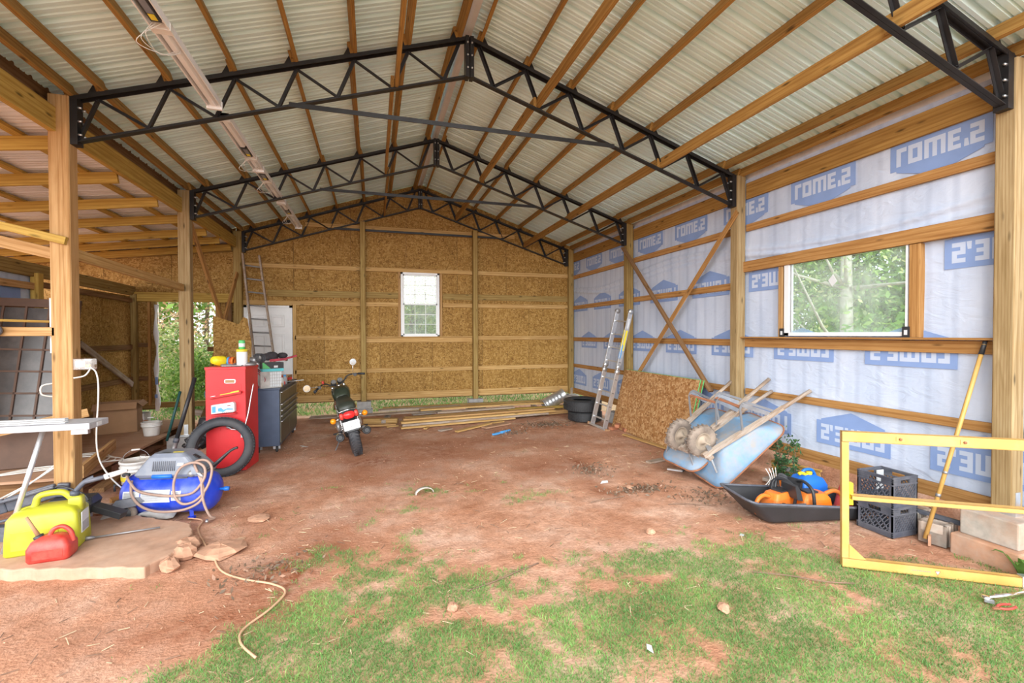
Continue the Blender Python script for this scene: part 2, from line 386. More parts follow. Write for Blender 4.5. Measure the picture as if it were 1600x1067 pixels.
# house wrap: milky blue-white film, creased, the ribs of the siding showing through
m, N, L, P = nmat('house_wrap'); P.inputs['Roughness'].default_value = .42; P.inputs['Specular IOR Level'].default_value = .4
mp = mapping(N, L, (1, 1, .25), rand=False); t = noise(N, L, mp, 3.0, 6, .6)
r = ramp(N, [(.3, (.47,.555,.72)), (.7, (.63,.70,.84))]); L.new(t.outputs[0], r.inputs[0])
w = N.new('ShaderNodeTexWave'); w.bands_direction = 'Y'; w.inputs['Scale'].default_value = 1.37; w.inputs['Distortion'].default_value = .6; w.inputs['Detail'].default_value = 1
mp2 = mapping(N, L, (1, 1, .1), rand=False); L.new(mp2.outputs[0], w.inputs['Vector']); rw = ramp(N, [(.0, (.88,.89,.91)), (.25, (1,1,1))]); L.new(w.outputs[0], rw.inputs[0])
c = mixc(N, L, 1.0, r.outputs[0], rw.outputs[0], 'MULTIPLY'); L.new(c.outputs[2], P.inputs['Base Color'])
mp3 = mapping(N, L, (1, 1.0, 2.2), rand=False); t3 = noise(N, L, mp3, 4.5, 5, .55, 1.0); bump(N, L, t3.outputs[0], .55, .025, P)
# ground: red clay, pale dust, damp red-brown patches, thin green where the grass grows
m, N, L, P = nmat('red_clay'); P.inputs['Roughness'].default_value = .95; P.inputs['Specular IOR Level'].default_value = .15
mp = mapping(N, L, (1,1,1), rand=False); t1 = noise(N, L, mp, 1.3, 8, .62); t2 = noise(N, L, mp, 9, 6, .65); t3 = noise(N, L, mp, 45, 4, .6)
r1 = ramp(N, [(.30, (.45,.205,.115)), (.48, (.58,.31,.20)), (.70, (.70,.475,.365))]); L.new(t1.outputs[0], r1.inputs[0])
r2_ = ramp(N, [(.3, (.74,.70,.67)), (.65, (1.08,1.08,1.08))]); L.new(t2.outputs[0], r2_.inputs[0])
r3_ = ramp(N, [(.3, (.82,.80,.78)), (.65, (1.06,1.06,1.06))]); L.new(t3.outputs[0], r3_.inputs[0])
c = mixc(N, L, 1, r1.outputs[0], r2_.outputs[0], 'MULTIPLY'); c = mixc(N, L, 1, c.outputs[2], r3_.outputs[0], 'MULTIPLY')
at = N.new('ShaderNodeAttribute'); at.attribute_name = 'damp'; mm = N.new('ShaderNodeMath'); mm.operation = 'MULTIPLY'
rn = ramp(N, [(.35, (.15,)*3), (.6, (1,)*3)]); L.new(t2.outputs[0], rn.inputs[0]); L.new(at.outputs['Fac'], mm.inputs[0]); L.new(rn.outputs[0], mm.inputs[1])
c = mixc(N, L, mm.outputs[0], c.outputs[2], (.25,.085,.04))
ag = N.new('ShaderNodeAttribute'); ag.attribute_name = 'grassy'
c = mixc(N, L, ag.outputs['Fac'], c.outputs[2], (.25,.31,.13))
L.new(c.outputs[2], P.inputs['Base Color']); ad = N.new('ShaderNodeMath'); L.new(t2.outputs[0], ad.inputs[0]); L.new(t3.outputs[0], ad.inputs[1]); bump(N, L, ad.outputs[0], .5, .03, P)

# ================================================================== THE SETTING
T_Y = [2.54, 5.59, 8.64, 11.69]          # truss lines
XR_ = 1.145                              # ridge
HALF = 3.96
Z_E, Z_R = 4.24, 5.54                    # top of the top chord at eave and ridge
SL = (Z_R-Z_E)/HALF
YB = 11.74                               # inner face of the back wall sheathing
def chord_z(x): return Z_R - abs(x-XR_)*SL
NRM = {s: Vector((s*SL, 0, 1)).normalized() for s in (-1, 1)}   # slope normals: -1 left slope, +1 right slope
SLD = {s: Vector((s*1, 0, -SL)).normalized() for s in (-1, 1)}  # down-slope directions

# ---- ground
rng = np.random.default_rng(3)
def vnoise(x, y, sc, seed):
    """smooth value noise, about -1..1"""
    g = np.random.default_rng(seed).uniform(-1, 1, (256, 256)); X = x/sc+91.3; Yy = y/sc+57.7
    i = np.floor(X).astype(int); j = np.floor(Yy).astype(int); fx = X-i; fy = Yy-j; fx = fx*fx*(3-2*fx); fy = fy*fy*(3-2*fy)
    a = g[i % 256, j % 256]; b = g[(i+1) % 256, j % 256]; c = g[i % 256, (j+1) % 256]; d = g[(i+1) % 256, (j+1) % 256]
    return (a*(1-fx)+b*fx)*(1-fy)+(c*(1-fx)+d*fx)*fy
# x, y, rx, ry, weight: where grass grows and where it does not
GR = [(-.1,3.1,1.0,.7,1.1),(0.05,3.75,.55,.55,.9),(.8,2.7,1.3,.7,1.1),(1.8,2.8,1.2,.6,1.1),(2.9,2.7,1.1,.55,1.2),(3.6,2.25,1.2,.5,1.3),(4.3,1.8,1,.5,1.2),
      (.65,4.0,.5,.5,.6),(.9,5.7,.7,.22,.75),(1.75,5.2,.55,.28,.9),(.25,5.1,.4,.3,.5),(1.9,3.95,.8,.4,.5),(2.75,3.35,.9,.4,.75),(.3,6.0,.4,.3,.4),
      (-1.0,3.0,.3,.25,.5),(-1.75,4.05,.3,.18,.45),(-.45,4.25,.35,.2,.55),(3.4,2.95,.5,.3,.7),(0,1.2,4,1.1,1.2),(4.5,1.2,3,.8,1.2)]
BARE = [(1.15,4.1,.45,.35,.7),(.3,3.65,.2,.15,.35),(1.5,3.3,.35,.25,.35),(2.7,4.4,.7,.5,.8),(-1.6,3.6,.7,.6,.5),(1.0,4.7,.7,.3,.55),(2.1,3.1,.25,.2,.35)]
DAMP = [(-.55,4.3,.28,.6,.9),(-.2,5.0,.3,.55,.7),(-.1,7.35,.5,.5,.85),(1.1,7.35,.8,.55,.8),(2.3,6.3,.55,.55,.7),(2.68,5.2,.16,.45,.95),(2.95,6.3,.16,.6,.8),(1.6,8.3,1.6,.6,.65),(-1.2,3.5,.55,.25,.7),(-.9,3.9,.3,.5,.6),(.4,6.3,.7,.4,.5),(3.1,7.6,.5,.5,.45)]
def field(L_, x, y):
    o = np.zeros_like(x)
    for cx, cy, rx, ry, w in L_: o += w*np.exp(-(((x-cx)/rx)**2+((y-cy)/ry)**2))
    return o
def grass_mask(x, y):
    f = np.clip(field(GR, x, y), 0, 1.25)-field(BARE, x, y)
    n = .36*vnoise(x, y, .34, 11)+.46*vnoise(x, y, .11, 12)+.30*vnoise(x, y, .05, 14)+.2*vnoise(x, y, .9, 13)
    inside = np.clip((f-.55+n*.95)*1.5, 0, 1)
    out = np.where((y > 11.9) | (x > 5.5), .8, 0.0)
    return np.where((y > 11.9) | (x > 5.5), np.clip(out+.3*n, 0, 1), inside)
def ground_z(x, y):
    a = np.where((x > -8) & (x < 8) & (y > 0) & (y < 13), 1, 0)
    bank = .26*np.clip((x-5.34)/.1, 0, 1)*np.clip((8.4-y)/.5, 0, 1)
    return a*(-.008+.008*vnoise(x, y, .45, 21)+.005*vnoise(x, y, .16, 22))+np.where((x < 9) & (y > -2), bank, 0)*np.clip((9-x)/2, 0, 1)
xs = np.concatenate([np.linspace(-70,-8,14)[:-1], np.arange(-8,7.5,.05), np.linspace(7.5,70,16)])
ys = np.concatenate([np.linspace(-40,0.9,10)[:-1], np.arange(.9,7,.045), np.arange(7,13,.09), np.linspace(13,90,18)])
GX, GY = np.meshgrid(xs, ys); gx = GX.ravel(); gy = GY.ravel(); gz = ground_z(gx, gy)
nx, ny = len(xs), len(ys)
ii, jj = np.meshgrid(np.arange(nx-1), np.arange(ny-1)); i0 = (jj*nx+ii).ravel()
faces = np.stack([i0, i0+1, i0+1+nx, i0+nx], 1)
me = bpy.data.meshes.new('floor'); me.from_pydata(np.stack([gx, gy, gz], 1).tolist(), [], faces.tolist())
for nm, val in (('grassy', grass_mask(gx, gy)*.42), ('damp', np.clip(field(DAMP, gx, gy)+.18*vnoise(gx, gy, .5, 31), 0, 1))):
    at = me.attributes.new(nm, 'FLOAT', 'POINT'); at.data.foreach_set('value', np.clip(val, 0, 1).astype(np.float32))
me.polygons.foreach_set('use_smooth', [True]*len(me.polygons)); me.materials.append(MAT['red_clay'])
floor = bpy.data.objects.new('floor', me); COL.objects.link(floor); tag(floor, 'red clay ground of the barn with worn grass towards the front', kind='structure')

# ---- roof: ribbed sheets on purlins
ceiling = tag(empty('ceiling', (XR_, 7, Z_R)), 'gabled barn roof of ribbed off-white metal on wooden purlins', kind='structure')
PUR_H = .13
def rib_sheet(name, width, length, mat):
    """ribbed sheet in local XY: ribs run along X (0..length), width along Y; returns mesh"""
    prof = []; p = .2286; n = int(round(width/p))
    for k in range(n):
        o = k*p
        prof += [(o, 0), (o+.022, .042), (o+.046, .042), (o+.068, 0), (o+.098, 0), (o+.110, .018), (o+.122, 0), (o+.165, 0), (o+.177, .018), (o+.189, 0)]
    prof.append((n*p+.01, 0))
    vv = [(x, a, b) for x in (0, length) for a, b in prof]; m_ = len(prof)
    me_ = bpy.data.meshes.new(name); me_.from_pydata(vv, [], [(i, i+1, i+1+m_, i+m_) for i in range(m_-1)]); me_.materials.append(MAT[mat]); return me_
SH_L = HALF/math.cos(math.atan(SL))+.32
sh = rib_sheet('roof_panel', .9144, SH_L, 'roof_metal')
y0 = 1.55
for s in (-1, 1):
    for k in range(12):
        o = bpy.data.objects.new('roof_panel', sh); COL.objects.link(o); o.parent = ceiling
        yy = y0+k*.9144; base = Vector((XR_, 0, Z_R))+NRM[s]*(PUR_H+.003)+SLD[s]*.02
        d = SLD[s]; n_ = NRM[s]
        if s == 1: M = axes((base.x, yy, base.z), d, (0,1,0), n_)
        else: M = axes((base.x, yy+.9144, base.z), d, (0,-1,0), n_)
        o.matrix_basis = M; o.matrix_parent_inverse = ceiling.matrix_basis.inverted()
b = MB(); zr = Z_R+PUR_H+.045
b.prism([(-.16,-.055),(0,0),(.16,-.055),(.16,-.063),(0,-.009),(-.16,-.063)], (XR_, 1.5, zr+.02), (1,0,0), (0,0,1), (0,10.9,0))
b.build('ridge_cap', 'leanto_metal', ceiling, True)
b = MB(); b.prism([(-.05,-.03),(0,-.005),(.05,-.03),(.05,-.036),(0,-.012),(-.05,-.036)], (XR_, 1.6, Z_R+.125), (1,0,0), (0,0,1), (0,10.2,0)); b.build('ridge_strip', 'white_paint', ceiling, True)
bays = [(1.6, 2.54), (2.54, 5.59), (5.59, 8.64), (8.64, 11.72)]
for s, ds in ((-1, [.125,.73,1.33,1.94,2.54,3.13,3.70,3.95]), (1, [.125,.73,1.33,1.94,2.54,3.75,4.02])):
    for d in ds:
        for k, (a, c) in enumerate(bays):
            jx = .018*(1 if k % 2 else -1)
            p = Vector((XR_+s*d+jx, 0, Z_R-d*SL))+NRM[s]*(PUR_H/2+.002)
            board('purlin', (p.x, a-.03, p.z), (p.x, c+.03, p.z), .04, PUR_H, 'pine_purlin', ceiling, NRM[s])
# bracing boards lying on the bottom chords
Z_BE, Z_BR = 3.79, 5.05; SLB = (Z_BR-Z_BE)/HALF
def bot_z(x): return Z_BR-abs(x-XR_)*SLB
for X in (.26, 2.02, 3.84):
    for k, (a, c) in enumerate(bays):
        xx = X+(.022 if k % 2 else -.022)
        board('lateral_brace', (xx, a if k else 1.9, bot_z(X)+.105), (xx, c+.08, bot_z(X)+.105), .04, .135, 'pine_purlin', ceiling)

# ---- steel trusses
tl = ['nearest black steel roof truss, only its right end in view at upper right', 'large black steel truss on the bucket-side post, second from the front',
      'third black steel truss, halfway to the back wall', 'farthest black steel truss against the back wall sheathing']
tl[1] = 'largest black steel roof truss, spanning the whole picture near the front'
for k, ty in enumerate(T_Y):
    T = thing('roof_truss', tl[k], 'truss', (XR_, ty, Z_BE), group='steel roof trusses')
    def tb(b, nm, mats=('black_steel',)): return b.build(nm, list(mats), T, True)
    for s in (-1, 1):
        e = Vector((XR_+s*HALF, ty, Z_E)); r = Vector((XR_+s*.006, ty, Z_R))
        b = MB(); n_ = NRM[s]*.021
        for q in (-1, 1): b.angle(e-n_+SLD[s]*.18+V(0,q*.022,0), r-n_+V(0,q*.022,0), .042, .008, NRM[s], flip=-q*s)
        tb(b, 'top_chord')
        eb = Vector((XR_+s*HALF, ty, Z_BE)); rb_ = Vector((XR_+s*.03, ty, Z_BR))
        b = MB()
        for q in (-1, 1): b.angle(eb+V(0,q*.018,.018), rb_+V(0,q*.018,.018), .034, .007, (0,0,-1), flip=-q*s)
        tb(b, 'bottom_chord')
        tops = [XR_+s*(.125+.603*i) for i in range(7)]; bots = [XR_+s*(.305+.603*i) for i in range(6)]+[XR_+s*3.90]
        for i in range(7):
            t_ = Vector((tops[i], ty, chord_z(tops[i])-.05)); b0 = Vector((bots[i], ty, bot_z(bots[i])+.04))
            tb(MB().angle(b0, t_, .042, .007, (0,1,0)), 'web')
            if i > 0:
                b1 = Vector((bots[i-1], ty, bot_z(bots[i-1])+.04)); tb(MB().angle(b1, t_, .032, .006, (0,1,0), flip=-1), 'web')
        b = MB(); b.bb(min(e.x, e.x-s*.075), max(e.x, e.x-s*.075), ty-.05, ty+.05, Z_BE-.01, Z_E)
        for zz in (.12,.25,.38):
            for yy in (-.035,.035): b.tube([(e.x-s*.075, ty+yy, Z_BE+zz-.03), (e.x-s*.105, ty+yy, Z_BE+zz-.03)], .011, 6, 1)
        tb(b, 'end_plate', ('black_steel', 'galv'))
        b = MB(); b.bb(min(r.x, r.x+s*.045), max(r.x, r.x+s*.045), ty-.055, ty+.055, Z_BR-.01, Z_R-.005)
        for zz in (.1,.25,.4): b.ball((r.x+s*.02, ty-.06, Z_BR+zz), .012, 1, 8, 5)
        tb(b, 'apex_plate', ('black_steel', 'galv'))
        for d in ([.125,.73,1.33,1.94,2.54,3.13,3.70] if s < 0 else [.125,.73,1.33,1.94,2.54,3.75]):
            p = Vector((XR_+s*d, ty, Z_R-d*SL))
            tb(MB().prism([(0,0),(.09,0),(.0,.09)], p+V(s*.03,-.02,0), SLD[s], NRM[s], (0,.006,0)), 'purlin_clip')
    x0, x1 = -.86, 3.10
    if k > 0: tb(MB().bar((x0, ty-.05, 4.43), (x1, ty-.05, 4.43), .012, .05), 'tie_bar')

# ---- main posts
def post(label, x0, x1, y0_, y1_, z0, z1, mat='pine_post', bracket=True, group=None):
    t = thing('support_post', label, 'post', ((x0+x1)/2, (y0_+y1_)/2, z0), group=group)
    o = board('post', ((x0+x1)/2, (y0_+y1_)/2, z0), ((x0+x1)/2, (y0_+y1_)/2, z1), y1_-y0_, x1-x0, mat, t, (1,0,0), .008)
    if bracket:
        b = MB(); b.bb((x0+x1)/2-.03,(x0+x1)/2+.03, y0_-.006, y0_+.0, z0-.02, z0+.16); b.bb(x0-.01,x1+.01,y0_-.03,y1_+.01,z0-.03,z0)
        b.build('post_bracket', 'galv', t, True)
    return t
post('large square pine post at the left, beside the outlet box', -2.965, -2.80, 5.52, 5.66, .28, 4.235)
post('treated wooden post at left beside the red cabinet', -2.965, -2.80, 8.57, 8.71, .33, 4.235, 'pine_treated_grey')
post('left rear corner post behind the wooden ladder', -2.965, -2.80, 11.60, 11.735, .30, 4.235, 'pine_treated')
post('thick pine post at the right edge standing on a concrete pier', 5.10, 5.25, 2.47, 2.61, .42, 4.20, 'pine_treated_grey')
post('right wall post behind the wheelbarrows', 5.10, 5.25, 5.52, 5.66, .02, 4.23, 'pine_treated_grey')
post('right wall post behind the aluminium ladder', 5.10, 5.25, 8.57, 8.71, .02, 4.23, 'pine_treated')
post('right rear corner post beside the stacked tyres', 5.12, 5.26, 11.60, 11.735, .30, 4.23, 'pine_treated')
post('gable wall post behind the motorcycle', -.285, -.165, 11.57, 11.70, .33, 4.62, 'pine_treated', False)
post('gable wall post right of the back window', 2.455, 2.575, 11.57, 11.70, .28, 4.58, 'pine_treated', False)
# big eave beam over the left posts
tboard('eave_beam', 'long yellow eave beam running over the left posts', 'beam', (-2.93, 1.6, 3.995), (-2.93, 11.7, 3.995), .065, .235, 'pine_rafter')

board('gap_blocker', (-3.03, 1.6, 4.17), (-3.03, 11.9, 4.17), .02, .34, 'pine_brown', ceiling)  # dark board added to block light at the eave, where only shade shows
# ---- piers
def pier(label, blocks, mat='concrete_grey', group=None, mat0=None):
    c = blocks[0]; t = thing('concrete_pier', label, 'pier', ((c[0]+c[1])/2, (c[2]+c[3])/2, 0), group=group)
    for i_, bl in enumerate(blocks): MB().bb(*bl).build('block', mat0 if (mat0 and i_ == 0) else mat, t, True, bevel=.012)
pier('grey block pier under the gable post behind the motorcycle', [(-.43,-.02,11.50,11.78,-.02,.15),(-.38,-.06,11.52,11.76,.15,.325)])
pier('grey block pier under the gable post right of the window', [(2.28,2.76,11.50,11.78,-.02,.12),(2.32,2.70,11.52,11.76,.12,.275)])
pier('two-block concrete pier at right edge, lower block stained orange', [(4.86,5.36,2.30,2.76,-.02,.17),(4.93,5.34,2.34,2.73,.17,.39)], 'concrete', mat0='concrete_stained')
pier('dark block pier below the lean-to corner post', [(-5.02,-4.62,11.5,11.8,-.02,.28)])
pier('block pier under the left middle post', [(-3.12,-2.74,8.47,8.81,-.02,.30)])
pier('block pier under the large left post', [(-3.1,-2.76,5.45,5.74,-.02,.25)])
pier('block pier under the left rear corner post', [(-3.1,-2.72,11.5,11.8,-.02,.27)])
pier('block pier under the right rear corner post', [(5.0,5.36,11.5,11.8,-.02,.27)])

# ---- walls of sheathing
def clip(poly, a, b, c):
    """keep a*x+b*z<=c"""
    out = []
    for i in range(len(poly)):
        p, q = poly[i-1], poly[i]; dp = a*p[0]+b*p[1]-c; dq = a*q[0]+b*q[1]-c
        if dp*dq < 0: t = dp/(dp-dq); out.append((p[0]+t*(q[0]-p[0]), p[1]+t*(q[1]-p[1])))
        if dq <= 0: out.append(q)
    return out
def minus(r, h):
    x0,x1,z0,z1 = r; a0,a1,c0,c1 = h
    if a0 >= x1 or a1 <= x0 or c0 >= z1 or c1 <= z0: return [r]
    o = []
    if a0 > x0: o.append((x0,a0,z0,z1))
    if a1 < x1: o.append((a1,x1,z0,z1))
    m0, m1 = max(x0,a0), min(x1,a1)
    if c0 > z0: o.append((m0,m1,z0,c0))
    if c1 < z1: o.append((m0,m1,c1,z1))
    return o
wall_back = tag(empty('wall_back', (1.1, YB, .3)), 'rear gable wall of bare OSB sheets and light girts', kind='structure')
WIN1 = (.66, 1.61, 1.86, 3.47); DOOR1 = (-2.78, -1.80, .36, 2.58)
def osb_panel(r, holes, roof, parent=wall_back, mat='osb'):
    rs = [r]
    for h in holes: rs = [q for x in rs for q in minus(x, h)]
    b = MB()
    for x0,x1,z0,z1 in rs:
        poly = [(x0,z0),(x1,z0),(x1,z1),(x0,z1)]
        if roof:
            for a_, b_, c_ in roof: poly = clip(poly, a_, b_, c_)
        if len(poly) > 2: b.prism(poly, (0, YB, 0), (1,0,0), (0,0,1), (0,.012,0))
    if b.v: b.build('osb_panel', mat, parent, True)
mainroof = [(SL, 1, Z_R+.13+SL*XR_), (-SL, 1, Z_R+.13-SL*XR_)]
leanroof = [(-.12, 1, 3.985+.12*2.95)]
g = .004
lowx = [-1.80,-1.11,.16,1.43,2.72,4.01,5.28]; upx = [-2.93,-1.76,-.5,.8,2.07,3.38,4.67,5.28]
for a, c in zip(lowx, lowx[1:]): osb_panel((a+g, c-g, .34, 2.70-g), [WIN1, DOOR1], None)
for a, c in zip(upx, upx[1:]): osb_panel((a+g, c-g, 2.70+g, 5.05), [WIN1], mainroof)
osb_panel((-.5+g, 2.07-g, 5.05+2*g, 6.0), [], mainroof); osb_panel((-1.76+g, -.5-g, 5.05+2*g, 6), [], mainroof); osb_panel((2.07+g, 3.38-g, 5.05+2*g, 6), [], mainroof)
osb_panel((-3.06, -2.93-g, 3.80, 4.6), [], mainroof); osb_panel((-2.93+g, -1.80-g, 2.58+g, 2.70-g), [], None); osb_panel((-2.93+g, -2.78, .34, 2.58), [], None)
for a, c in ((-7.2,-6.6),(-6.6,-5.4),(-5.4,-4.18),(-4.18,-2.93)): osb_panel((a+g, c-g, 2.70, 4.2), [], leanroof)
osb_panel((-4.83, -4.47, .4, 2.70), [], None); osb_panel((-3.33, -2.93-g, .4, 2.70), [], None); osb_panel((-7.2, -6.06, .4, 2.70-g), [], None); osb_panel((-6.05, -4.87, .4, 2.70-g), [], None)
# dark outer skin behind the joints, with the door, window and doorway cut out
b = MB()
rs = [(-7.2,5.3,.32,6.0)]
for h in (WIN1, DOOR1, (-4.46,-3.34,-1,2.68)): rs = [q for x in rs for q in minus(x, h)]
for x0,x1,z0,z1 in rs:
    for zone, lim in (((-99,-2.93), leanroof), ((-2.93,99), mainroof)):
        a0, a1 = max(x0,zone[0]), min(x1,zone[1])
        if a1 <= a0: continue
        poly = [(a0,z0),(a1,z0),(a1,z1),(a0,z1)]
        for q in lim: poly = clip(poly, *q)
        if len(poly) > 2: b.prism(poly, (0, YB+.016, 0), (1,0,0), (0,0,1), (0,.02,0))
b.build('outer_skin', 'pine_brown', wall_back, True)
def girtx(x0, x1, z, h, mat='pine_light', y=YB-.021, t=.038, parent=wall_back, nm='girt'): return board(nm, (x0, y, z), (x1, y, z), t, h, mat, parent)
for z, h, spans in ((4.50,.10,[(-1.5,-.29),(-.16,2.45),(2.58,3.6)]), (3.51,.10,[(-2.8,-.29),(-.16,2.45),(2.58,5.12)]), (2.665,.10,[(-2.9,-.29),(-.16,.60),(1.70,2.45),(2.58,5.12)]),
                    (1.055,.10,[(-1.74,-.29),(-.16,2.45),(2.58,5.12)]), (.425,.16,[(-1.74,-.29),(-.16,2.45),(2.58,5.12)])):
    for a, c in spans: girtx(a, c, z, h)
girtx(-1.74, -.29, 1.86, .10); girtx(-.16, 2.45, 1.79, .12); girtx(2.58, 5.12, 1.83, .10)
girtx(-.16, 2.45, 1.862, .03, y=YB-.05, t=.09)
for a, c in ((-2.3,-.29),(-.16,.60),(1.70,2.45),(2.58,5.12)): girtx(a, c, 2.885, .15, 'pine_treated', YB-.02, .03)
for x in (.625, 1.655): board('window_stud', (x, YB-.021, 1.86), (x, YB-.021, 3.46), .038, .05, 'pine_post', wall_back, (1,0,0))
girtx(-.16, 2.45, 3.49, .05, 'pine_light', YB-.055, .03)
for x in (-1.745, -2.83): board('door_stud', (x, YB-.021, .4), (x, YB-.021, 2.62), .038, .07, 'pine_light', wall_back, (1,0,0))
# lean-to end: header over the open doorway, studs and rails
board('header', (-4.86, YB-.05, 2.745), (-2.95, YB-.05, 2.745), .06, .20, 'pine_rafter', wall_back)
board('top_plate', (-7.0, YB-.03, 3.39), (-2.98, YB-.03, 3.86), .04, .14, 'pine_treated', wall_back)
for x, m_ in ((-4.59,'pine_girt'),(-4.48,'pine_treated')): board('stud', (x, YB-.03, .42), (x, YB-.03, 2.66), .05, .05, m_, wall_back, (1,0,0))
board('stud', (-3.30, YB-.03, .42), (-3.30, YB-.03, 2.66), .05, .09, 'pine_post', wall_back, (1,0,0))
board('stud', (-3.08, YB-.05, .3), (-3.08, YB-.05, 2.66), .06, .12, 'pine_brown', wall_back, (1,0,0))
board('rail', (-4.83, YB-.03, 1.72), (-4.62, YB-.03, 1.72), .04, .09, 'pine_brown', wall_back); board('rail', (-4.83, YB-.03, 1.0), (-4.62, YB-.03, 1.0), .04, .09, 'pine_brown', wall_back)
board('rail', (-3.5, YB-.06, 1.62), (-2.95, YB-.06, 1.62), .04, .10, 'pine_brown', wall_back)
board('door_sill', (-4.48, YB-.02, .42), (-3.30, YB-.02, .42), .05, .12, 'pine_treated', wall_back)
board('sill_plate', (-4.87, YB-.02, .42), (-4.48, YB-.02, .42), .05, .14, 'pine_treated', wall_back)
# white plastic film hanging on the doorway's left jamb
b = MB(); rr = []
for i in range(16):
    z = .30+i*.152; w = .035+.02*math.sin(i*1.3); rr.append([Vector((-4.45+w*math.cos(a)+.012*math.sin(i*.9), YB-.07+.03*math.sin(a), z)) for a in [2*math.pi*k/8 for k in range(8)]])
b.loft(rr)
b.box((-4.445, YB-.106, .95), (.05,.004,.16), mi=1); b.box((-4.455, YB-.106, .62), (.05,.004,.08), mi=1)
b.build('rolled_wrap', ['white_paint', 'wrap_blue'], wall_back, True)

# low partition of the lean-to
wall_left = tag(empty('wall_left', (-4.87, 9.9, .3)), 'dim OSB partition inside the lean-to under a sloping-looking beam', kind='structure')
wall_left['label'] = 'dim OSB partition of the lean-to under a thick beam'
for (a, c), zz in (((10.5,11.72),0),((9.28,10.5),0),((8.06,9.28),0),((6.84,8.06),0)):
    top = 2.75 if a > 8.8 else 2.3
    MB().bb(-4.905,-4.893,a+g,c-g,.4,1.60).build('osb_panel', 'osb', wall_left, True); MB().bb(-4.905,-4.893,a+g,c-g,1.608,top).build('osb_panel', 'osb', wall_left, True)
MB().bb(-4.93,-4.915,6.8,11.74,.36,2.3).build('outer_skin', 'pine_brown', wall_left, True)
MB().bb(-4.93,-4.915,6.8,8.8,2.3,2.95).build('house_wrap', 'house_wrap', wall_left, True)
MB().bb(-4.914,-4.91,7.75,8.5,2.45,2.72).build('printed_logo', 'wrap_blue', wall_left, True)
board('beam', (-4.87, 6.8, 2.93), (-4.87, 11.72, 2.86), .06, .20, 'pine_treated', wall_left)
for yy in (11.66,): board('corner_post', (-4.84, yy, .3), (-4.84, yy, 2.80), .10, .10, 'pine_treated', wall_left, (1,0,0))
board('stub_post', (-4.84, 8.72, 2.3), (-4.84, 8.72, 2.86), .12, .10, 'pine_rafter', wall_left, (1,0,0))
for z in (1.68, 1.0, .44): board('rail', (-4.87, 8.8, z), (-4.87, 11.6, z), .04, .10, 'pine_brown', wall_left)
board('rail', (-4.86, 6.8, 2.66), (-4.86, 8.66, 2.66), .05, .10, 'pine_post', wall_left); board('rail', (-4.86, 6.8, 2.32), (-4.86, 8.66, 2.32), .04, .09, 'pine_brown', wall_left)
board('rail', (-4.86, 8.8, 2.70), (-4.86, 11.6, 2.66), .04, .09, 'pine_brown', wall_left)
tboard('brace_board', 'weathered diagonal plank across the dark lean-to partition', 'plank', (-4.80, 9.7, 1.78), (-4.80, 11.45, .90), .03, .11, 'wood_weathered')

# right wall
wall_right = tag(empty('wall_right', (5.27, 7, .3)), 'long side wall covered with pale blue house wrap and orange girts', kind='structure')
WX = 5.295
W2 = (3.36, 4.84, 1.89, 2.86)
def wavy(y, z): return .010*math.sin(y*5.1+z*2.3)*math.sin(z*3.7+1.1*math.sin(y*1.9))
ysn = np.arange(1.3, 11.80, .075); zsn = np.concatenate([np.arange(.34, 2.84, .075), np.arange(2.84, 3.44, .022), np.arange(3.44, 4.2, .075)])
b = MB(); vv = []
fold = lambda y, z: (.030*math.exp(-((z-(3.17+.12*math.sin(y*1.05+.4)))/.028)**2)+.024*math.exp(-((z-(3.08+.13*math.sin(y*1.05+.55)))/.022)**2)+.020*math.exp(-((z-(3.02+.10*math.sin(y*1.05+.9)))/.025)**2))*min(1, max(0, (z-2.86)/.05), max(0, (3.42-z)/.05))
for z in zsn:
    for y in ysn: vv.append((WX-max(0,wavy(y,z))-fold(y,z), y, z))
n_ = len(ysn); ff = []
for j in range(len(zsn)-1):
    for i in range(n_-1):
        yc, zc = ysn[i]+.037, (zsn[j]+zsn[j+1])/2
        if W2[0]+.02 < yc < W2[1]-.02 and W2[2]+.02 < zc < W2[3]-.02: continue
        ff.append((j*n_+i, j*n_+i+1, (j+1)*n_+i+1, (j+1)*n_+i))
b.add(vv, ff, 0, True); b.build('house_wrap', 'house_wrap', wall_right, True)
b = MB()
for y0_, y1_, z0, z1 in minus((1.3, 11.8, .30, 4.28), W2): b.bb(WX+.02, WX+.04, y0_, y1_, z0, z1)
b.build('outer_siding', 'leanto_metal', wall_right, True)
def girty(y0_, y1_, z, h, mat='pine_girt', x=5.265, t=.038, nm='girt'): return board(nm, (x, y0_, z), (x, y1_, z), t, h, mat, wall_right)
BY = [(1.35,2.46),(2.62,5.51),(5.67,8.56),(8.72,11.6)]
for k, (a, c) in enumerate(BY):
    girty(a, c, 4.005, .23, 'pine_purlin', nm='header'); girty(a, c, 3.47, .10)
    girty(a, c, 1.075, .09); girty(a, c, .385, .14, 'pine_girt')
    if k == 1: girty(a-.02, c+.05, 2.90, .15, x=5.24, t=.06); girty(a, c+.05, 1.79, .12); girty(a, c+.07, 1.867, .022, x=5.225, t=.13, nm='window_stool')
    elif k == 0: girty(a, c, 2.90, .11); girty(a, c, 1.80, .10)
    else: girty(a, c, 2.645, .10); girty(a, c, 1.79, .10)
board('jamb', (5.262, 3.29, 1.88), (5.262, 3.29, 2.82), .075, .10, 'pine_girt', wall_right, (0,1,0)); board('jamb', (5.262, 4.895, 1.88), (5.262, 4.895, 2.82), .075, .055, 'pine_post', wall_right, (0,1,0))
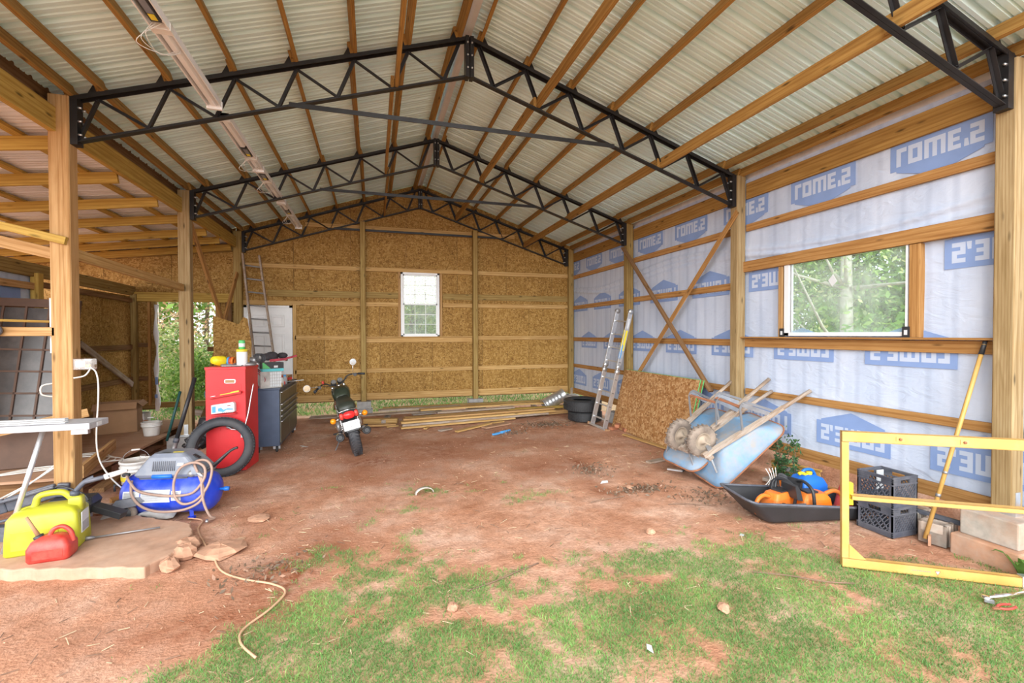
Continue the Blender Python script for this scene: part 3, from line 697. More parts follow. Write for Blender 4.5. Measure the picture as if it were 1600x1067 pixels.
# printed marks of the wrap, seen from behind: mirrored, and the top course upside down
LET = {'L': [[(0,0),(.62,0),(.62,.24),(.28,.24),(.28,1),(0,1)]],
       'O': [[(0,.0),(.82,.0),(.82,.24),(0,.24)],[(0,.76),(.82,.76),(.82,1),(0,1)],[(0,.24),(.27,.24),(.27,.76),(0,.76)],[(.55,.24),(.82,.24),(.82,.76),(.55,.76)]],
       'W': [[(0,0),(1.16,0),(1.16,.22),(0,.22)],[(0,.22),(.25,.22),(.25,1),(0,1)],[(.455,.22),(.705,.22),(.705,1),(.455,1)],[(.91,.22),(1.16,.22),(1.16,1),(.91,1)]],
       'E': [[(0,0),(.27,0),(.27,1),(0,1)],[(.27,0),(.66,0),(.66,.22),(.27,.22)],[(.27,.40),(.6,.40),(.6,.60),(.27,.60)],[(.27,.78),(.66,.78),(.66,1),(.27,1)]],
       "'": [[(.06,.62),(.24,.62),(.3,1),(.04,1)]],
       'S': [[(0,0),(.68,0),(.68,.22),(0,.22)],[(.42,.22),(.68,.22),(.68,.40),(.42,.40)],[(0,.40),(.68,.40),(.68,.60),(0,.60)],[(0,.60),(.26,.60),(.26,.78),(0,.78)],[(0,.78),(.68,.78),(.68,1),(0,1)]]}
ADV = {'L': .72, 'O': .94, 'W': 1.28, 'E': .78, "'": .34, 'S': .68}
def logo(yc, zb, w, flip=False, y_lim=None, zlim=None):
    """house-shaped print; yc centre along the wall, zb its base line, w width. From inside, +u runs towards smaller Y."""
    h = w*.30; hp = [(-.5,0),(.5,0),(.5,.33),(.43,.33),(.43,.35),(0,.49),(-.43,.35),(-.43,.33),(-.5,.33)]
    b = MB()
    def put(poly, off, mi):
        pts = []
        for u_, v_ in poly:
            # mirrored print: text runs towards larger Y (right to left in view)
            yy = yc + u_*w*(1 if not flip else -1); zz = zb + (v_*w if not flip else -v_*w)
            if y_lim: yy = min(max(yy, y_lim[0]), y_lim[1])
            if zlim: zz = min(max(zz, zlim[0]), zlim[1])
            pts.append((WX-.0115-off, yy, zz))
        area = sum(pts[i-1][1]*pts[i][2]-pts[i][1]*pts[i-1][2] for i in range(len(pts)))
        if abs(area) < 1e-5: return
        if area > 0: pts = pts[::-1]
        b.add(pts, [tuple(range(len(pts)))], mi)
    put(hp, 0, 0)
    word = "LOWE'S"; tw = sum(ADV[c] for c in word); s_ = .86/tw; x = -.43; hh = .22
    for c in word:
        for pl in LET[c]: put([(x+a*s_, .062+q*hh) for a, q in pl], .0012, 1)
        x += ADV[c]*s_
    b.build('printed_logo', ['wrap_blue', 'wrap_letter'], wall_right, True)
for k in range(8): logo(3.14+1.22*k, 3.90, .85, True)
logo(1.92, 3.90, .85, True)
for yc, lim in ((2.64,None),(5.06,(4.92,5.6)),(6.31,None),(7.57,None),(8.80,None),(10.02,None),(11.24,None)): logo(yc, 2.53, .86, y_lim=lim)
for k in range(8): logo(2.16+1.225*k, 1.575, .86)
for k in range(8): logo(2.74+1.225*k, .575, .86)
# window_2: sliding sash laid in the right wall
w2 = tag(empty('window_2', (5.25, 4.1, 1.89)), 'wide white vinyl window in the blue-wrapped side wall', kind='structure')
y0_, y1_, z0, z1 = W2; b = MB(); x0, x1 = 5.235, 5.30; f_ = .035
for a in ((y0_,y1_,z0,z0+.045),(y0_,y1_,z1-f_,z1),(y0_,y0_+.02,z0,z1),(y1_-.075,y1_,z0,z1)): b.bb(x0,x1,*a)
b.build('window_frame', 'white_vinyl', w2, True, bevel=.004)
b = MB(); b.bb(5.25,5.285,y1_-.10,y1_-.085,z0+.03,z1-.03); b.bb(5.25,5.285,y1_-.06,y1_-.05,z0+.03,z1-.03); b.build('sash_track', 'aluminium', w2, True)
MB().bb(5.268,5.272,y0_+.02,y1_-.075,z0+.045,z1-f_).build('pane', 'dusty_glass', w2, True)
b = MB(); b.prism([(-.06,-.02),(.0,-.075),(.05,.0),(-.01,.07)], (5.262, 4.19, 2.56), (0,1,0), (0,0,1), (.003,0,0)); b.build('pane_sticker', 'paper_white', w2, True)
for yy, nm in ((4.86,'b'),(3.36,'a')):
    b = MB(); b.bb(5.218,5.224,yy-.035,yy+.035,1.85,1.99); b.box((5.216,yy,1.93),(.003,.03,.05),mi=1); b.build('corner_guard', ['black_plastic','paper_white'], w2, True)

# window_1: double-hung sash in the back wall
w1 = tag(empty('window_1', (1.13, YB, 1.86)), 'white double-hung window with grilles in the back wall', kind='structure')
x0, x1, z0, z1 = WIN1; b = MB(); fy0, fy1 = YB-.045, YB+.03; f_ = .055
for a in ((x0,x1,z0,z0+f_),(x0,x1,z1-f_,z1),(x0,x0+f_,z0,z1),(x1-f_,x1,z0,z1)): b.bb(a[0],a[1],fy0,fy1,a[2],a[3])
b.build('window_frame', 'white_vinyl', w1, True, bevel=.004)
zm = (z0+z1)/2+.01
for lo, hi, yy, nm in ((z0+f_, zm+.02, YB-.02, 'lower_sash'), (zm-.02, z1-f_, YB+.005, 'upper_sash')):
    b = MB(); q = .03
    for a in ((x0+f_,x1-f_,lo,lo+q),(x0+f_,x1-f_,hi-q,hi),(x0+f_,x0+f_+q,lo,hi),(x1-f_-q,x1-f_,lo,hi)): b.bb(a[0],a[1],yy-.012,yy+.012,a[2],a[3])
    so = b.build(nm, 'white_vinyl', w1, True)
    W_ = x1-x0-2*f_-2*q; H_ = hi-lo-2*q
    b = MB()
    for k in (1,2): xx = x0+f_+q+W_*k/3; b.bb(xx-.007,xx+.007,yy-.004,yy+.004,lo+q,hi-q); zz = lo+q+H_*k/3; b.bb(x0+f_+q,x1-f_-q,yy-.004,yy+.004,zz-.007,zz+.007)
    b.build('grille', 'white_vinyl', w1, True)
    MB().bb(x0+f_+q,x1-f_-q,yy-.0015,yy+.0015,lo+q,hi-q).build('pane', 'dusty_glass' if nm == 'lower_sash' else 'window_glass', w1, True)
# door_1: six-panel entry door
d1 = tag(empty('door_1', (-2.3, YB, .40)), 'white six-panel door in the back wall', kind='structure')
x0, x1, z0, z1 = -2.73, -1.85, .40, 2.55
b = MB(); yy = YB-.02
b.bb(x0,x1,yy,yy+.04,z0,z1)
b.build('door_leaf', 'white_paint', d1, True, bevel=.003)
for cx in (x0+.25, x1-.25):
    for a, c in ((.18,.82),(.98,1.55),(1.70,1.98)):
        b = MB(); b.loft([rrect(.145,(c-a)/2,.01,0,2), rrect(.13,(c-a)/2-.015,.01,.012,2), rrect(.10,(c-a)/2-.045,.01,.012,2), rrect(.085,(c-a)/2-.06,.01,.004,2)], sm=False)
        b.xform(Matrix.Translation((cx, yy, z0+(a+c)/2)) @ Matrix.Rotation(math.pi/2, 4, 'X')); b.build('door_panel', 'white_paint', d1, True)
b = MB()
for a in ((-2.79,x0,z0-.04,2.60),(x1,-1.79,z0-.04,2.60),(-2.79,-1.79,z1,2.60)): b.bb(a[0],a[1],YB-.04,YB+.05,a[2],a[3])
b.build('door_frame', 'white_paint', d1, True)
b = MB(); b.lathe([(.0,.0),(.03,.0),(.03,.008),(.012,.012),(.012,.04),(.027,.05),(.027,.07),(.0,.078)], (x1-.07, yy, 1.35), (0,-1,0), 14); b.build('door_knob', 'galv', d1, True)
for z in (.7,1.5,2.3): MB().bb(x0-.01,x0+.012,yy-.008,yy,z,z+.09).build('hinge', 'galv', d1, True)

# ---- lean-to roof on the left
leanto = tag(empty('ceiling_leanto', (-4.9, 8, 3.6)), 'low lean-to roof of ribbed metal over yellow rafters at left', kind='structure')
LS = .12
for yy in (2.9,3.85,4.8,5.78,6.85,7.94,8.95,9.98,10.75,11.55):
    board('rafter', (-7.1, yy, 3.86-LS*4.15), (-2.99, yy, 3.86), .042, .135, 'pine_rafter', leanto)
for k, xx in enumerate((-3.35,-3.95,-4.6,-5.3,-6.0,-6.7)):
    z = 3.86+LS*(xx+2.99)+.0675+.02
    for a, c in ((1.8,5.0),(5.0,8.2),(8.2,11.73)): board('purlin', (xx+.02*((k+int(a))%2), a, z), (xx+.02*((k+int(a))%2), c-.01, z), .085, .038, 'pine_rafter', leanto, (-LS,0,1))
shl = rib_sheet('roof_panel', .9144, 4.45, 'leanto_metal')
dl = Vector((-1,0,-LS)).normalized(); nl = Vector((-LS,0,1)).normalized()
for k in range(12):
    o = bpy.data.objects.new('roof_panel', shl); COL.objects.link(o); o.parent = leanto
    o.matrix_basis = axes((-2.95, y0+(k+1)*.9144, 3.865+.113+.005), dl, (0,-1,0), nl); o.matrix_parent_inverse = leanto.matrix_basis.inverted()

# ================================================================== THINGS ALONG THE RIGHT WALL
def leaves(name, mat, pts, size, parent, seed=1, up=0.0):
    """small two-triangle leaves at the given points"""
    r = np.random.default_rng(seed); n = len(pts); pts = np.asarray(pts)
    a = r.normal(size=(n,3)); a[:,2] += up; a /= np.linalg.norm(a, axis=1)[:,None]; b_ = r.normal(size=(n,3)); b_ -= a*(a*b_).sum(1)[:,None]; b_ /= np.linalg.norm(b_, axis=1)[:,None]
    s = size*r.uniform(.6,1.4,n)[:,None]; v = np.stack([pts-a*s, pts+b_*s*.45, pts+a*s, pts-b_*s*.45], 1).reshape(-1,3)
    me_ = bpy.data.meshes.new(name); i = np.arange(n)*4
    me_.from_pydata(v.tolist(), [], np.stack([i,i+1,i+2,i+3],1).tolist()); me_.materials.append(MAT[mat])
    at_ = me_.attributes.new('tint', 'FLOAT', 'POINT'); at_.data.foreach_set('value', np.repeat(r.uniform(0,1,n),4).astype(np.float32))
    o = bpy.data.objects.new(name, me_); COL.objects.link(o); o.parent = parent; return o
def glyphs(b, o, e1, e2, n, w, h, gap, mi, nrm, seed=1):
    """a row of small printed marks (too small to read in the photograph)"""
    r = random.Random(seed); o = Vector(o); e1 = Vector(e1); e2 = Vector(e2); x = 0
    for k in range(n):
        for (a, c, d, e) in ((0,0,.3,1),(0,r.choice([0,.4,.8]),1,.2),(.7 if r.random() > .4 else .35,0,.3,1)):
            p = o+e1*(x+a*w)+e2*(c*h); q = e1*(w*d if a+d <= 1.01 else w*.3); s_ = e2*(h*e)
            b.add([p, p+q, p+q+s_, p+s_], [(0,1,2,3)], mi)
        x += w+gap
# crossed braces on the wrapped wall
tboard('brace_board', 'brown diagonal brace falling from the far post, in front of the other', 'brace', (5.055,8.66,3.74), (5.055,6.0,1.02), .036, .085, 'pine_brown', (1,0,0))
tboard('brace_board', 'orange diagonal brace rising to the post behind the wheelbarrows', 'brace', (5.083,5.50,3.70), (5.083,8.15,1.10), .09, .018, 'pine_girt', (1,0,0))
# leaning OSB sheets
for k, (lab, dx, dy) in enumerate((('OSB sheet leaning on the right wall, front one of the pair', 0, 0), ('OSB sheet leaning on the right wall, hidden behind the front one', .022, -.05))):
    o = Vector((4.72+dx, 7.38+dy, 0)); e1 = Vector((.035,1,0)).normalized(); tp = Vector((.30+dx*.1,0,1.17)); nn = e1.cross(tp).normalized(); e2 = nn.cross(e1).normalized()
    t = thing('osb_sheet', lab, 'board', M=axes(o, e1, e2, nn), group='leaning OSB sheets')
    b = MB(); b.bb(-1.22,1.22,0,1.22,-.006,.006); b.build('sheet', 'osb_warm', t)
    b = MB(); b.bb(-1.225,-1.22,0,1.22,-.006,.006); b.bb(-1.22,1.22,1.22,1.224,-.006,.006); b.build('painted_edge', 'sticker_green', t)
# aluminium folding ladder
o = Vector((4.425,8.56,0)); up_ = Vector((.52,-.12,2.36)).normalized(); sd = Vector((.14,-.99,0)); sd = (sd-up_*sd.dot(up_)).normalized(); nn = sd.cross(up_)
t = thing('folding_ladder', 'aluminium multi-position ladder leaning in the right corner', 'ladder', M=axes(o, sd, up_, nn))
LL = 2.46; hw = .215
for s in (-1, 1):
    b = MB()
    for a, c in ((.03,1.20),(1.30,LL)): b.bb(s*hw-.014,s*hw+.014,a,c,-.05,.05)
    rail = b.build('rail', 'aluminium', t, bevel=.004)
    b = MB()
    for k in range(8):
        yy = .20+k*.28+(.08 if k > 3 else 0)
        for q in (-.016,.016): b.box((s*hw+.0145*s, yy, q), (.003,.018,.014))
        for q in (-.016,.016): b.box((s*hw-.016, yy, q), (.003,.018,.014))
    b.build('rung_hole', 'black_plastic', rail)
    if s == 1:
        b = MB(); b.box((hw+.0156,1.85,0),(.002,.42,.05)); b.box((hw+.0156,1.62,.018),(.003,.28,.02),mi=1); b.box((hw+.0156,2.2,.0),(.002,.2,.045),mi=2)
        b.box((hw-.002,1.85,.0512),(.025,.44,.002)); b.box((hw-.002,1.60,.052),(.012,.26,.002),mi=1); b.build('warning_label', ['sticker_yellow','sticker_blue','paper_white'], rail)
    b = MB()
    for a in (1.20,1.30): b.lathe([(0,-.028),(.05,-.028),(.055,-.01),(.055,.01),(.05,.028),(0,.028)], (s*hw,a,0), (1,0,0), 16)
    b.lathe([(0,-.04),(.018,-.04),(.018,.04),(0,.04)], (s*hw,1.25,.03), (1,0,0), 10); b.build('hinge', 'galv', t)
    b = MB(); b.lathe([(0,-.03),(.05,-.03),(.055,0),(.05,.03),(0,.03)], (s*hw,LL-.01,0), (1,0,0), 16)
    b.build('end_hinge', 'galv' if s == 1 else 'steel_grey', t)
for k in range(8):
    yy = .20+k*.28+(.08 if k > 3 else 0); b = MB(); b.bb(-hw,hw,yy-.014,yy+.014,-.022,.022); b.build('rung', 'aluminium', t, bevel=.003)
b = MB(); b.bb(-.30,.30,-.0,.035,-.04,.04); b.bb(-.34,-.29,-.005,.045,-.045,.045,1); b.bb(.29,.34,-.005,.045,-.045,.045,1); b.build('foot_bar', ['aluminium','cardboard'], t)
# stacked tyres
def tyre(name, label, M, R, w, rim, mat='rubber', group=None, tread=True):
    t = thing(name, label, 'tyre', M=M, group=group); b = MB()
    prof = [(rim,-w*.36),(rim+.012,-w*.42),(rim+(R-rim)*.5,-w*.52),(R-.035,-w*.46),(R-.008,-w*.38),(R,-w*.2),(R,w*.2),(R-.008,w*.38),(R-.035,w*.46),(rim+(R-rim)*.5,w*.52),(rim+.012,w*.42),(rim,w*.36),(rim+.018,w*.30),(R-.03,w*.36),(R-.022,0),(R-.03,-w*.36),(rim+.018,-w*.30)]
    b.lathe(prof, (0,0,0), (0,0,1), 48, closed=True); b.build('carcass', mat, t)
    if tread:
        b = MB()
        for k in range(60):
            a = 2*math.pi*k/60; c, s = math.cos(a), math.sin(a)
            for q, sk in ((-.28,.05),(0,-.05),(.28,.05)):
                a2 = a+sk; b.box((R*math.cos(a2), R*math.sin(a2), q*w), (.012, R*.075, w*.22), Matrix.Rotation(a2, 3, 'Z') @ Matrix.Rotation(.35 if q else -.3, 3, 'X'))
        b.build('tread', mat, t)
    return t
tyre('car_tyre', 'black car tyre lying at the bottom of the stack in the corner', Matrix.Translation((4.52,9.38,.115)), .37, .22, .20)
tyre('car_tyre', 'wider black car tyre lying on top of the stack in the corner', Matrix.Translation((4.47,9.40,.36)) @ Matrix.Rotation(.04,4,'X'), .415, .25, .20)
# galvanised duct behind the tyres
t = thing('metal_duct', 'short galvanised round duct lying behind the tyres', 'duct', (4.05,10.75,0)); b = MB()
A = Vector((.0,0,.15)); B_ = Vector((.55,.0,.40)); ax = (B_-A).normalized(); L_ = (B_-A).length
prof = [(.155,0),(.165,.01),(.155,.02)]
for k in range(5): prof += [(.155,.08+k*.09),(.160,.09+k*.09),(.155,.10+k*.09)]
prof += [(.155,L_-.02),(.172,L_-.012),(.172,L_),(.15,L_),(.148,.0)]
b.lathe(prof, A, ax, 28, closed=True); b.build('tube', 'galv', t); MB().bb(.28,.5,-.05,.05,0,.15).build('rest', 'wood_weathered', t)
# lumber pile along the back
rl = random.Random(5)
LB = [  # p0, p1, w, h, mat, label
 ((.52,9.60,.03),(3.05,9.98,.03),.14,.04,'pine_light','foremost bottom board of the lumber pile'),
 ((.55,9.66,.072),(3.9,10.10,.072),.14,.04,'wood_weathered','greyish board stepped just behind the foremost one'),
 ((.53,9.73,.114),(4.10,10.16,.114),.14,.04,'pine_light','pale board third from the front of the lumber pile'),
 ((.58,9.83,.156),(4.12,10.26,.156),.14,.036,'pine_post','tan top board of the front lumber row'),
 ((.62,10.02,.15),(3.0,10.28,.15),.14,.04,'pine_light','pale board lying flat behind the top front board'),
 ((-.75,10.12,.025),(.45,10.02,.025),.14,.04,'pine_post','short board lying left of the pile behind the motorcycle'),
 ((-.20,10.45,.06),(.50,10.28,.06),.16,.10,'pine_light','thick short timber at the left end of the lumber pile'),
 ((-.25,10.62,.16),(1.5,10.75,.16),.22,.03,'wood_weathered','wide grey board on the left of the lumber pile'),
 ((.1,10.92,.20),(2.4,11.02,.20),.20,.035,'wood_weathered','long grey weathered board at the back of the lumber pile'),
 ((1.0,10.55,.225),(2.9,10.72,.225),.20,.035,'pine_light','tan board lying across the top of the lumber pile'),
 ((1.35,10.32,.185),(3.2,10.52,.185),.16,.035,'wood_weathered','grey board between the two rows of lumber'),
 ((.2,11.2,.20),(4.6,11.25,.20),.10,.045,'pine_treated','thin dark batten along the rear of the lumber pile'),
 ((2.0,10.98,.20),(4.7,10.80,.20),.14,.04,'pine_light','long narrow board at the right rear of the lumber pile'),
 ((3.2,10.2,.06),(4.75,10.35,.06),.14,.09,'pine_post','short thick timber at the right end of the lumber pile'),
 ((2.6,10.50,.13),(4.6,10.60,.13),.18,.05,'pine_rafter','yellow board sticking out right from the lumber pile'),
 ((1.55,8.95,.02),(2.35,9.40,.055),.10,.03,'pine_light','loose board sloping off the front of the lumber pile'),
 ((2.15,9.15,.02),(2.75,9.45,.02),.16,.03,'plywood','short offcut on the clay before the lumber pile'),
 ((1.25,9.15,.015),(1.5,9.30,.015),.12,.025,'wood_weathered','small split offcut near the front of the lumber pile'),
 ((-1.35,11.0,.10),(-.45,11.0,.10),.35,.02,'wood_weathered','dark flat panel behind the motorcycle'),
]
for p0, p1, w, h, m_, lab in LB: tboard('lumber_board', lab, 'board', p0, p1, w, h, m_, group='boards of the lumber pile')
for k, (x, y, L_, a, lab) in enumerate(((.25,9.9,.25,.2,'tiny block under the left end of the lumber'),(1.0,9.45,.22,1.2,'small scrap block in front of the lumber pile'),(2.45,9.62,.3,.4,'short spacer under the lumber pile'))):
    tboard('scrap_block', lab, 'wood scrap', (x,y,.012), (x+L_*math.cos(a),y+L_*math.sin(a),.012), .08, .024, 'pine_light')
for x0, x1, y in ((1.2,1.3,10.95),(.2,.35,10.75),(2.4,2.5,10.9),(3.9,4.0,11.0)): tboard('pile_spacer', 'wooden spacer carrying the rear of the lumber pile at x'.replace(' at x','')+{1.2:', second from left',.2:', leftmost',2.4:', third from left',3.9:', rightmost'}[x0], 'spacer', (x0,y-.5,.05), (x1,y+.45,.05), .09, .09, 'wood_weathered')
tboard('slate_strip', 'grey shingle strip lying on the lumber pile', 'shingle', (.80,10.12,.20), (1.30,10.22,.20), .16, .012, 'steel_grey')
b = MB(); b.bar((2.17,8.48,.02),(2.40,8.62,.02),.05,.03); b.bar((2.36,8.60,.02),(2.58,8.74,.02),.035,.045); b.ball((2.38,8.61,.03),(.03,.02,.02)); o = b.build('blue_clamp', 'sticker_blue'); tag(o, 'bright blue plastic clamp lying on the clay before the lumber', 'clamp')
# bricks by the ladder's foot
for k, (x, y, a, z, lab) in enumerate(((4.62,8.28,.4,0,'red brick flat on the clay beside the ladder foot'),(4.78,8.10,1.3,0,'red brick half under the leaning OSB sheet'),(4.68,8.22,.9,.062,'red brick stacked on another by the ladder foot'))):
    t = thing('red_brick', lab, 'brick', (x,y,z), a); MB().bb(-.10,.10,-.045,.045,0,.06).build('brick', 'clay_brick', t, bevel=.005)
t = thing('grey_block', 'grey concrete block behind the ladder foot', 'block', (5.0,8.9,0), .1); MB().bb(-.10,.10,-.19,.19,0,.24).build('block', 'concrete_grey', t, bevel=.008)
tboard('floor_plank', 'pale plank lying on clay below the leaning OSB sheet', 'plank', (4.55,7.75,.015), (4.72,6.2,.015), .09, .025, 'pine_light')

# ---- wheelbarrows, upturned and leaning on the wall
def wheelbarrow(label, M, k, depth=1.0, tray_mat='barrow_blue'):
    t = thing('wheelbarrow', label, 'wheelbarrow', M=M @ Matrix.Scale(k, 4), group='upturned wheelbarrows')
    rings = []; D = depth
    def ringz(f):  # f 0 = floor of the tray, 1 = rim
        x0 = .22+(-.06-.22)*f; x1 = .74+(1.02-.74)*f; hw0 = .17+(.30-.17)*f; hw1 = .22+(.345-.22)*f; z0 = .05+(.40-.05)*f*D; z1 = .05+(.21-.05)*f*D
        out = []; n = 5; r = .07+.06*f
        for cx, cy, a0, sgn in ((x1-r, 1, 0, 1),(x0+r, 1, 90, 1),(x0+r, -1, 180, 1),(x1-r, -1, 270, 1)):
            for q in range(n+1):
                a = math.radians(a0+90*q/n); x = cx+r*math.cos(a); tt = (x-x0)/(x1-x0); hw_ = hw0+(hw1-hw0)*tt
                y = cy*(hw_-r)+r*math.sin(a); out.append(Vector((x, y, z0+(z1-z0)*tt)))
        return out
    rings = [ringz(f) for f in (0,.12,.35,.6,.85,1.0)]
    b = MB(); b.loft(rings, cap0=True, cap1=False); tr = b.build('tray', tray_mat, t, solid=.006)
    b = MB(); b.tube(ringz(1.0), .011, 6, closed=True); b.build('tray_rim', 'rust', tr)
    for s in (-1, 1):
        b = MB(); b.bar((0,s*.13,0),(.62,s*.205,0),.05,.05); b.bar((.62,s*.205,0),(1.12,s*.262,.0),.05,.05,w1=.042,h1=.042); b.tube([(1.10,s*.26,0),(1.3,s*.283,0),(1.5,s*.305,0)], [.026,.022,.024], 10)
        b.build('handle', 'wood_weathered', t)
        b = MB(); P_ = [(.55,s*.20,-.03),(.62,s*.21,-.30),(.66,s*.21,-.34),(.72,s*.215,-.33),(.98,s*.25,-.04)]
        for a, c in zip(P_, P_[1:]): b.bar(a, c, .028, .007, (0,1,0))
        b.build('leg', 'steel_grey', t)
        MB().bar((.66,s*.21,-.335),(.92,s*.24,-.03),.006,.05).build('leg_brace', 'galv', t); MB().bar((.06,s*.16,.02),(.02,s*.22,.22),.02,.008,(0,1,0)).build('tray_strut', 'galv', t)
        b = MB(); b.box((.10,s*.135,-.06),(.06,.02,.07)); b.build('axle_bracket', 'steel_grey', t)
    b = MB(); b.bar((.64,-.21,-.31),(.64,.21,-.31),.035,.007); b.build('cross_brace', 'rust', t)
    b = MB(); b.bar((.05,-.19,.04),(.05,.19,.04),.07,.035); b.build('nose_block', 'wood_weathered', t)
    R_ = .195; w = .085; wc = Vector((.12,0,-.09)); b = MB(); rim = .105
    b.lathe([(rim,-w*.42),(rim+.02,-w*.5),(R_-.03,-w*.5),(R_-.008,-w*.35),(R_,-w*.12),(R_,w*.12),(R_-.008,w*.35),(R_-.03,w*.5),(rim+.02,w*.5),(rim,w*.42)], wc, (0,1,0), 36)
    for q in range(40):
        a = 2*math.pi*q/40; b.box(wc+Vector((R_*math.cos(a), (w*.22 if q % 2 else -w*.22), R_*math.sin(a))), (.012,w*.4,.014), Matrix.Rotation(-a, 3, 'Y'))
    wh = b.build('tyre', 'rubber_brown', t)
    b = MB(); b.lathe([(rim+.002,-w*.44),(rim-.012,-w*.44),(rim-.02,-w*.2),(.05,-w*.15),(.03,-w*.5),(.012,-w*.8),(0,-w*.8)], wc, (0,1,0), 24); b.lathe([(rim+.002,w*.44),(rim-.012,w*.44),(rim-.02,w*.2),(.05,w*.15),(.03,w*.5),(.012,w*.8),(0,w*.8)], wc, (0,1,0), 24)
    b.tube([wc+V(0,-.15,0), wc+V(0,.15,0)], .009, 8); b.build('wheel_rim', 'dry_mud', wh)
    return t
R1 = Matrix(((.8505,-.0085,.526),(-.0798,-.9904,.113),(.5199,-.1381,-.843))).to_4x4(); R2m = Matrix(((.886,.1757,.4291),(.1059,-.9776,.1817),(.4514,-.1155,-.8848))).to_4x4()
wheelbarrow('front blue wheelbarrow tipped over with its handles against the wall', Matrix.Translation((3.893,4.881,.431)) @ R1, 1.05)
wheelbarrow('rear wheelbarrow half hidden behind the front one, handles on the wall', Matrix.Translation((3.77,5.16,.46)) @ R2m, 1.05, .62)
# loose muddy wheel tyre under the barrows
M_ = axes((4.42,5.30,.17), Vector((.85,-.5,.1)).normalized(), Vector((0,.2,1)).normalized(), Vector((-.5,-.83,.2)).normalized())
tyre('barrow_tyre', 'small muddy tyre standing on the clay under the wheelbarrows', Matrix.Translation((4.33,5.27,.165)) @ Vector((-.6,-.75,.25)).to_track_quat('Z','Y').to_matrix().to_4x4(), .175, .09, .09, 'rubber_brown')
b = MB(); b.bar((3.98,5.6,.012),(4.12,5.45,.012),.05,.02); b.bar((4.12,5.45,.015),(4.35,5.62,.02),.03,.025,mi=1); o = b.build('trowel', ['aluminium','black_plastic']); tag(o, 'black-handled scraper lying on clay left of the wheelbarrows', 'tool')
tboard('scrap_board', 'flat weathered board end under the wheelbarrow wheels', 'board', (3.9,5.95,.015), (4.5,6.1,.015), .10, .03, 'wood_weathered')

# ---- plastic sled with saws
t = thing('utility_sled', 'black plastic sled holding two orange chainsaws', 'sled', M=axes((4.28,3.83,0), Vector((.975,-.2,0)).normalized(), Vector((.2,.975,0)).normalized(), (0,0,1)))
def sled_ring(f, inset=0):
    x0 = -.46+(-.68+.46)*f**1.2+inset; x1 = .62+.05*f-inset; hw_ = .25+.055*f-inset; z = .015+.135*f; out = []; r = .10
    for cx, cy, a0 in ((x1-r,1,0),(x0+r,1,90),(x0+r,-1,180),(x1-r,-1,270)):
        for q in range(6):
            a = math.radians(a0+18*q); x = cx+r*math.cos(a); y = cy*(hw_-r)+r*math.sin(a); nose = max(0, (-x-.3)/.4); out.append(Vector((x, y, z*(1+.15*nose)+.10*nose*f-.012*math.cos(x*9)*f)))
    return out
b = MB(); outer = [sled_ring(f) for f in (0,.15,.5,.85,1)]; inner = [sled_ring(f, .012) for f in (1,.85,.5,.15,.03)]
b.loft(outer+inner, cap0=True, cap1=True); b.build('tub', 'black_plastic', t)
b = MB(); b.tube([p+Vector((0,0,.003)) for p in sled_ring(1.0, .004)], .013, 6, closed=True); b.build('rim', 'dark_plastic', t)
for s in (-1,1): MB().tube([(-.2,s*.12,.035),(.5,s*.12,.035)], .018, 6).build('floor_runner', 'dark_plastic', t)
def chainsaw(label, loc, rz, tilt=0):
    c = thing('chainsaw', label, 'chainsaw', M=Matrix.Translation(loc) @ Matrix.Rotation(rz, 4, 'Z') @ Matrix.Rotation(tilt, 4, 'X') @ Matrix.Scale(1.28, 4), group='chainsaws in the sled')
    b = MB(); b.loft([rrect(.135,.075,.03,0,3), rrect(.14,.08,.03,.05,3), rrect(.125,.075,.03,.12,3), rrect(.09,.06,.025,.165,3)], sm=False); b.build('body', 'orange_plastic', c, bevel=.006)
    MB().box((.03,0,.168),(.10,.09,.02)).build('top_cover', 'black_plastic', c); MB().lathe([(0,0),(.02,0),(.022,.02),(0,.022)], (-.06,-.078,.08), (0,-1,0), 12).build('fuel_cap', 'black_plastic', c); MB().box((0,-.081,.05),(.12,.006,.04)).build('starter_vent', 'black_plastic', c)
    b = MB(); b.tube(spline([(.05,-.10,.04),(.06,-.11,.14),(.07,-.07,.23),(.08,.02,.25),(.08,.10,.20),(.07,.11,.06)]), .013, 8); b.build('front_handle', 'black_plastic', c)
    b = MB(); b.tube(spline([(-.12,0,.14),(-.20,0,.16),(-.27,0,.13),(-.29,0,.05),(-.22,0,.01),(-.12,0,.02)]), .017, 8); b.build('rear_handle', 'orange_plastic', c)
    b = MB(); b.prism([(.12,.03),(.45,.035),(.485,.055),(.485,.075),(.45,.095),(.12,.10)], (0,.072,0), (1,0,0), (0,0,1), (0,.006,0)); b.build('guide_bar', 'steel_grey', c)
    b = MB(); b.prism([(.15,.12),(.20,.13),(.22,.24),(.20,.25),(.17,.20)], (0,-.08,0), (1,0,0), (0,0,1), (0,.16,0)); b.build('hand_guard', 'black_plastic', c)
    return c
chainsaw('orange chainsaw nearest the sled nose', (4.13,3.88,.03), .2); chainsaw('orange chainsaw at the sled\'s rear beside the blue can', (4.46,3.76,.03), 3.0)
b = MB()
for k in range(5): b.tube(spline([(4.14+.03*k,3.95,.10),(4.18+.02*k,4.0,.28+.02*k),(4.26+.015*k,3.95,.36),(4.34,3.86+.02*k,.27),(4.38+.02*k,3.82,.12),(4.28,3.80+.02*k,.08)]), .009, 6)
tag(b.build('black_cable', 'black_plastic'), 'tangled black cable heaped on the chainsaws', 'cable')
t = thing('circular_saw', 'orange round-guarded saw behind the chainsaws', 'saw', (4.33,4.02,.05), .5); b = MB()
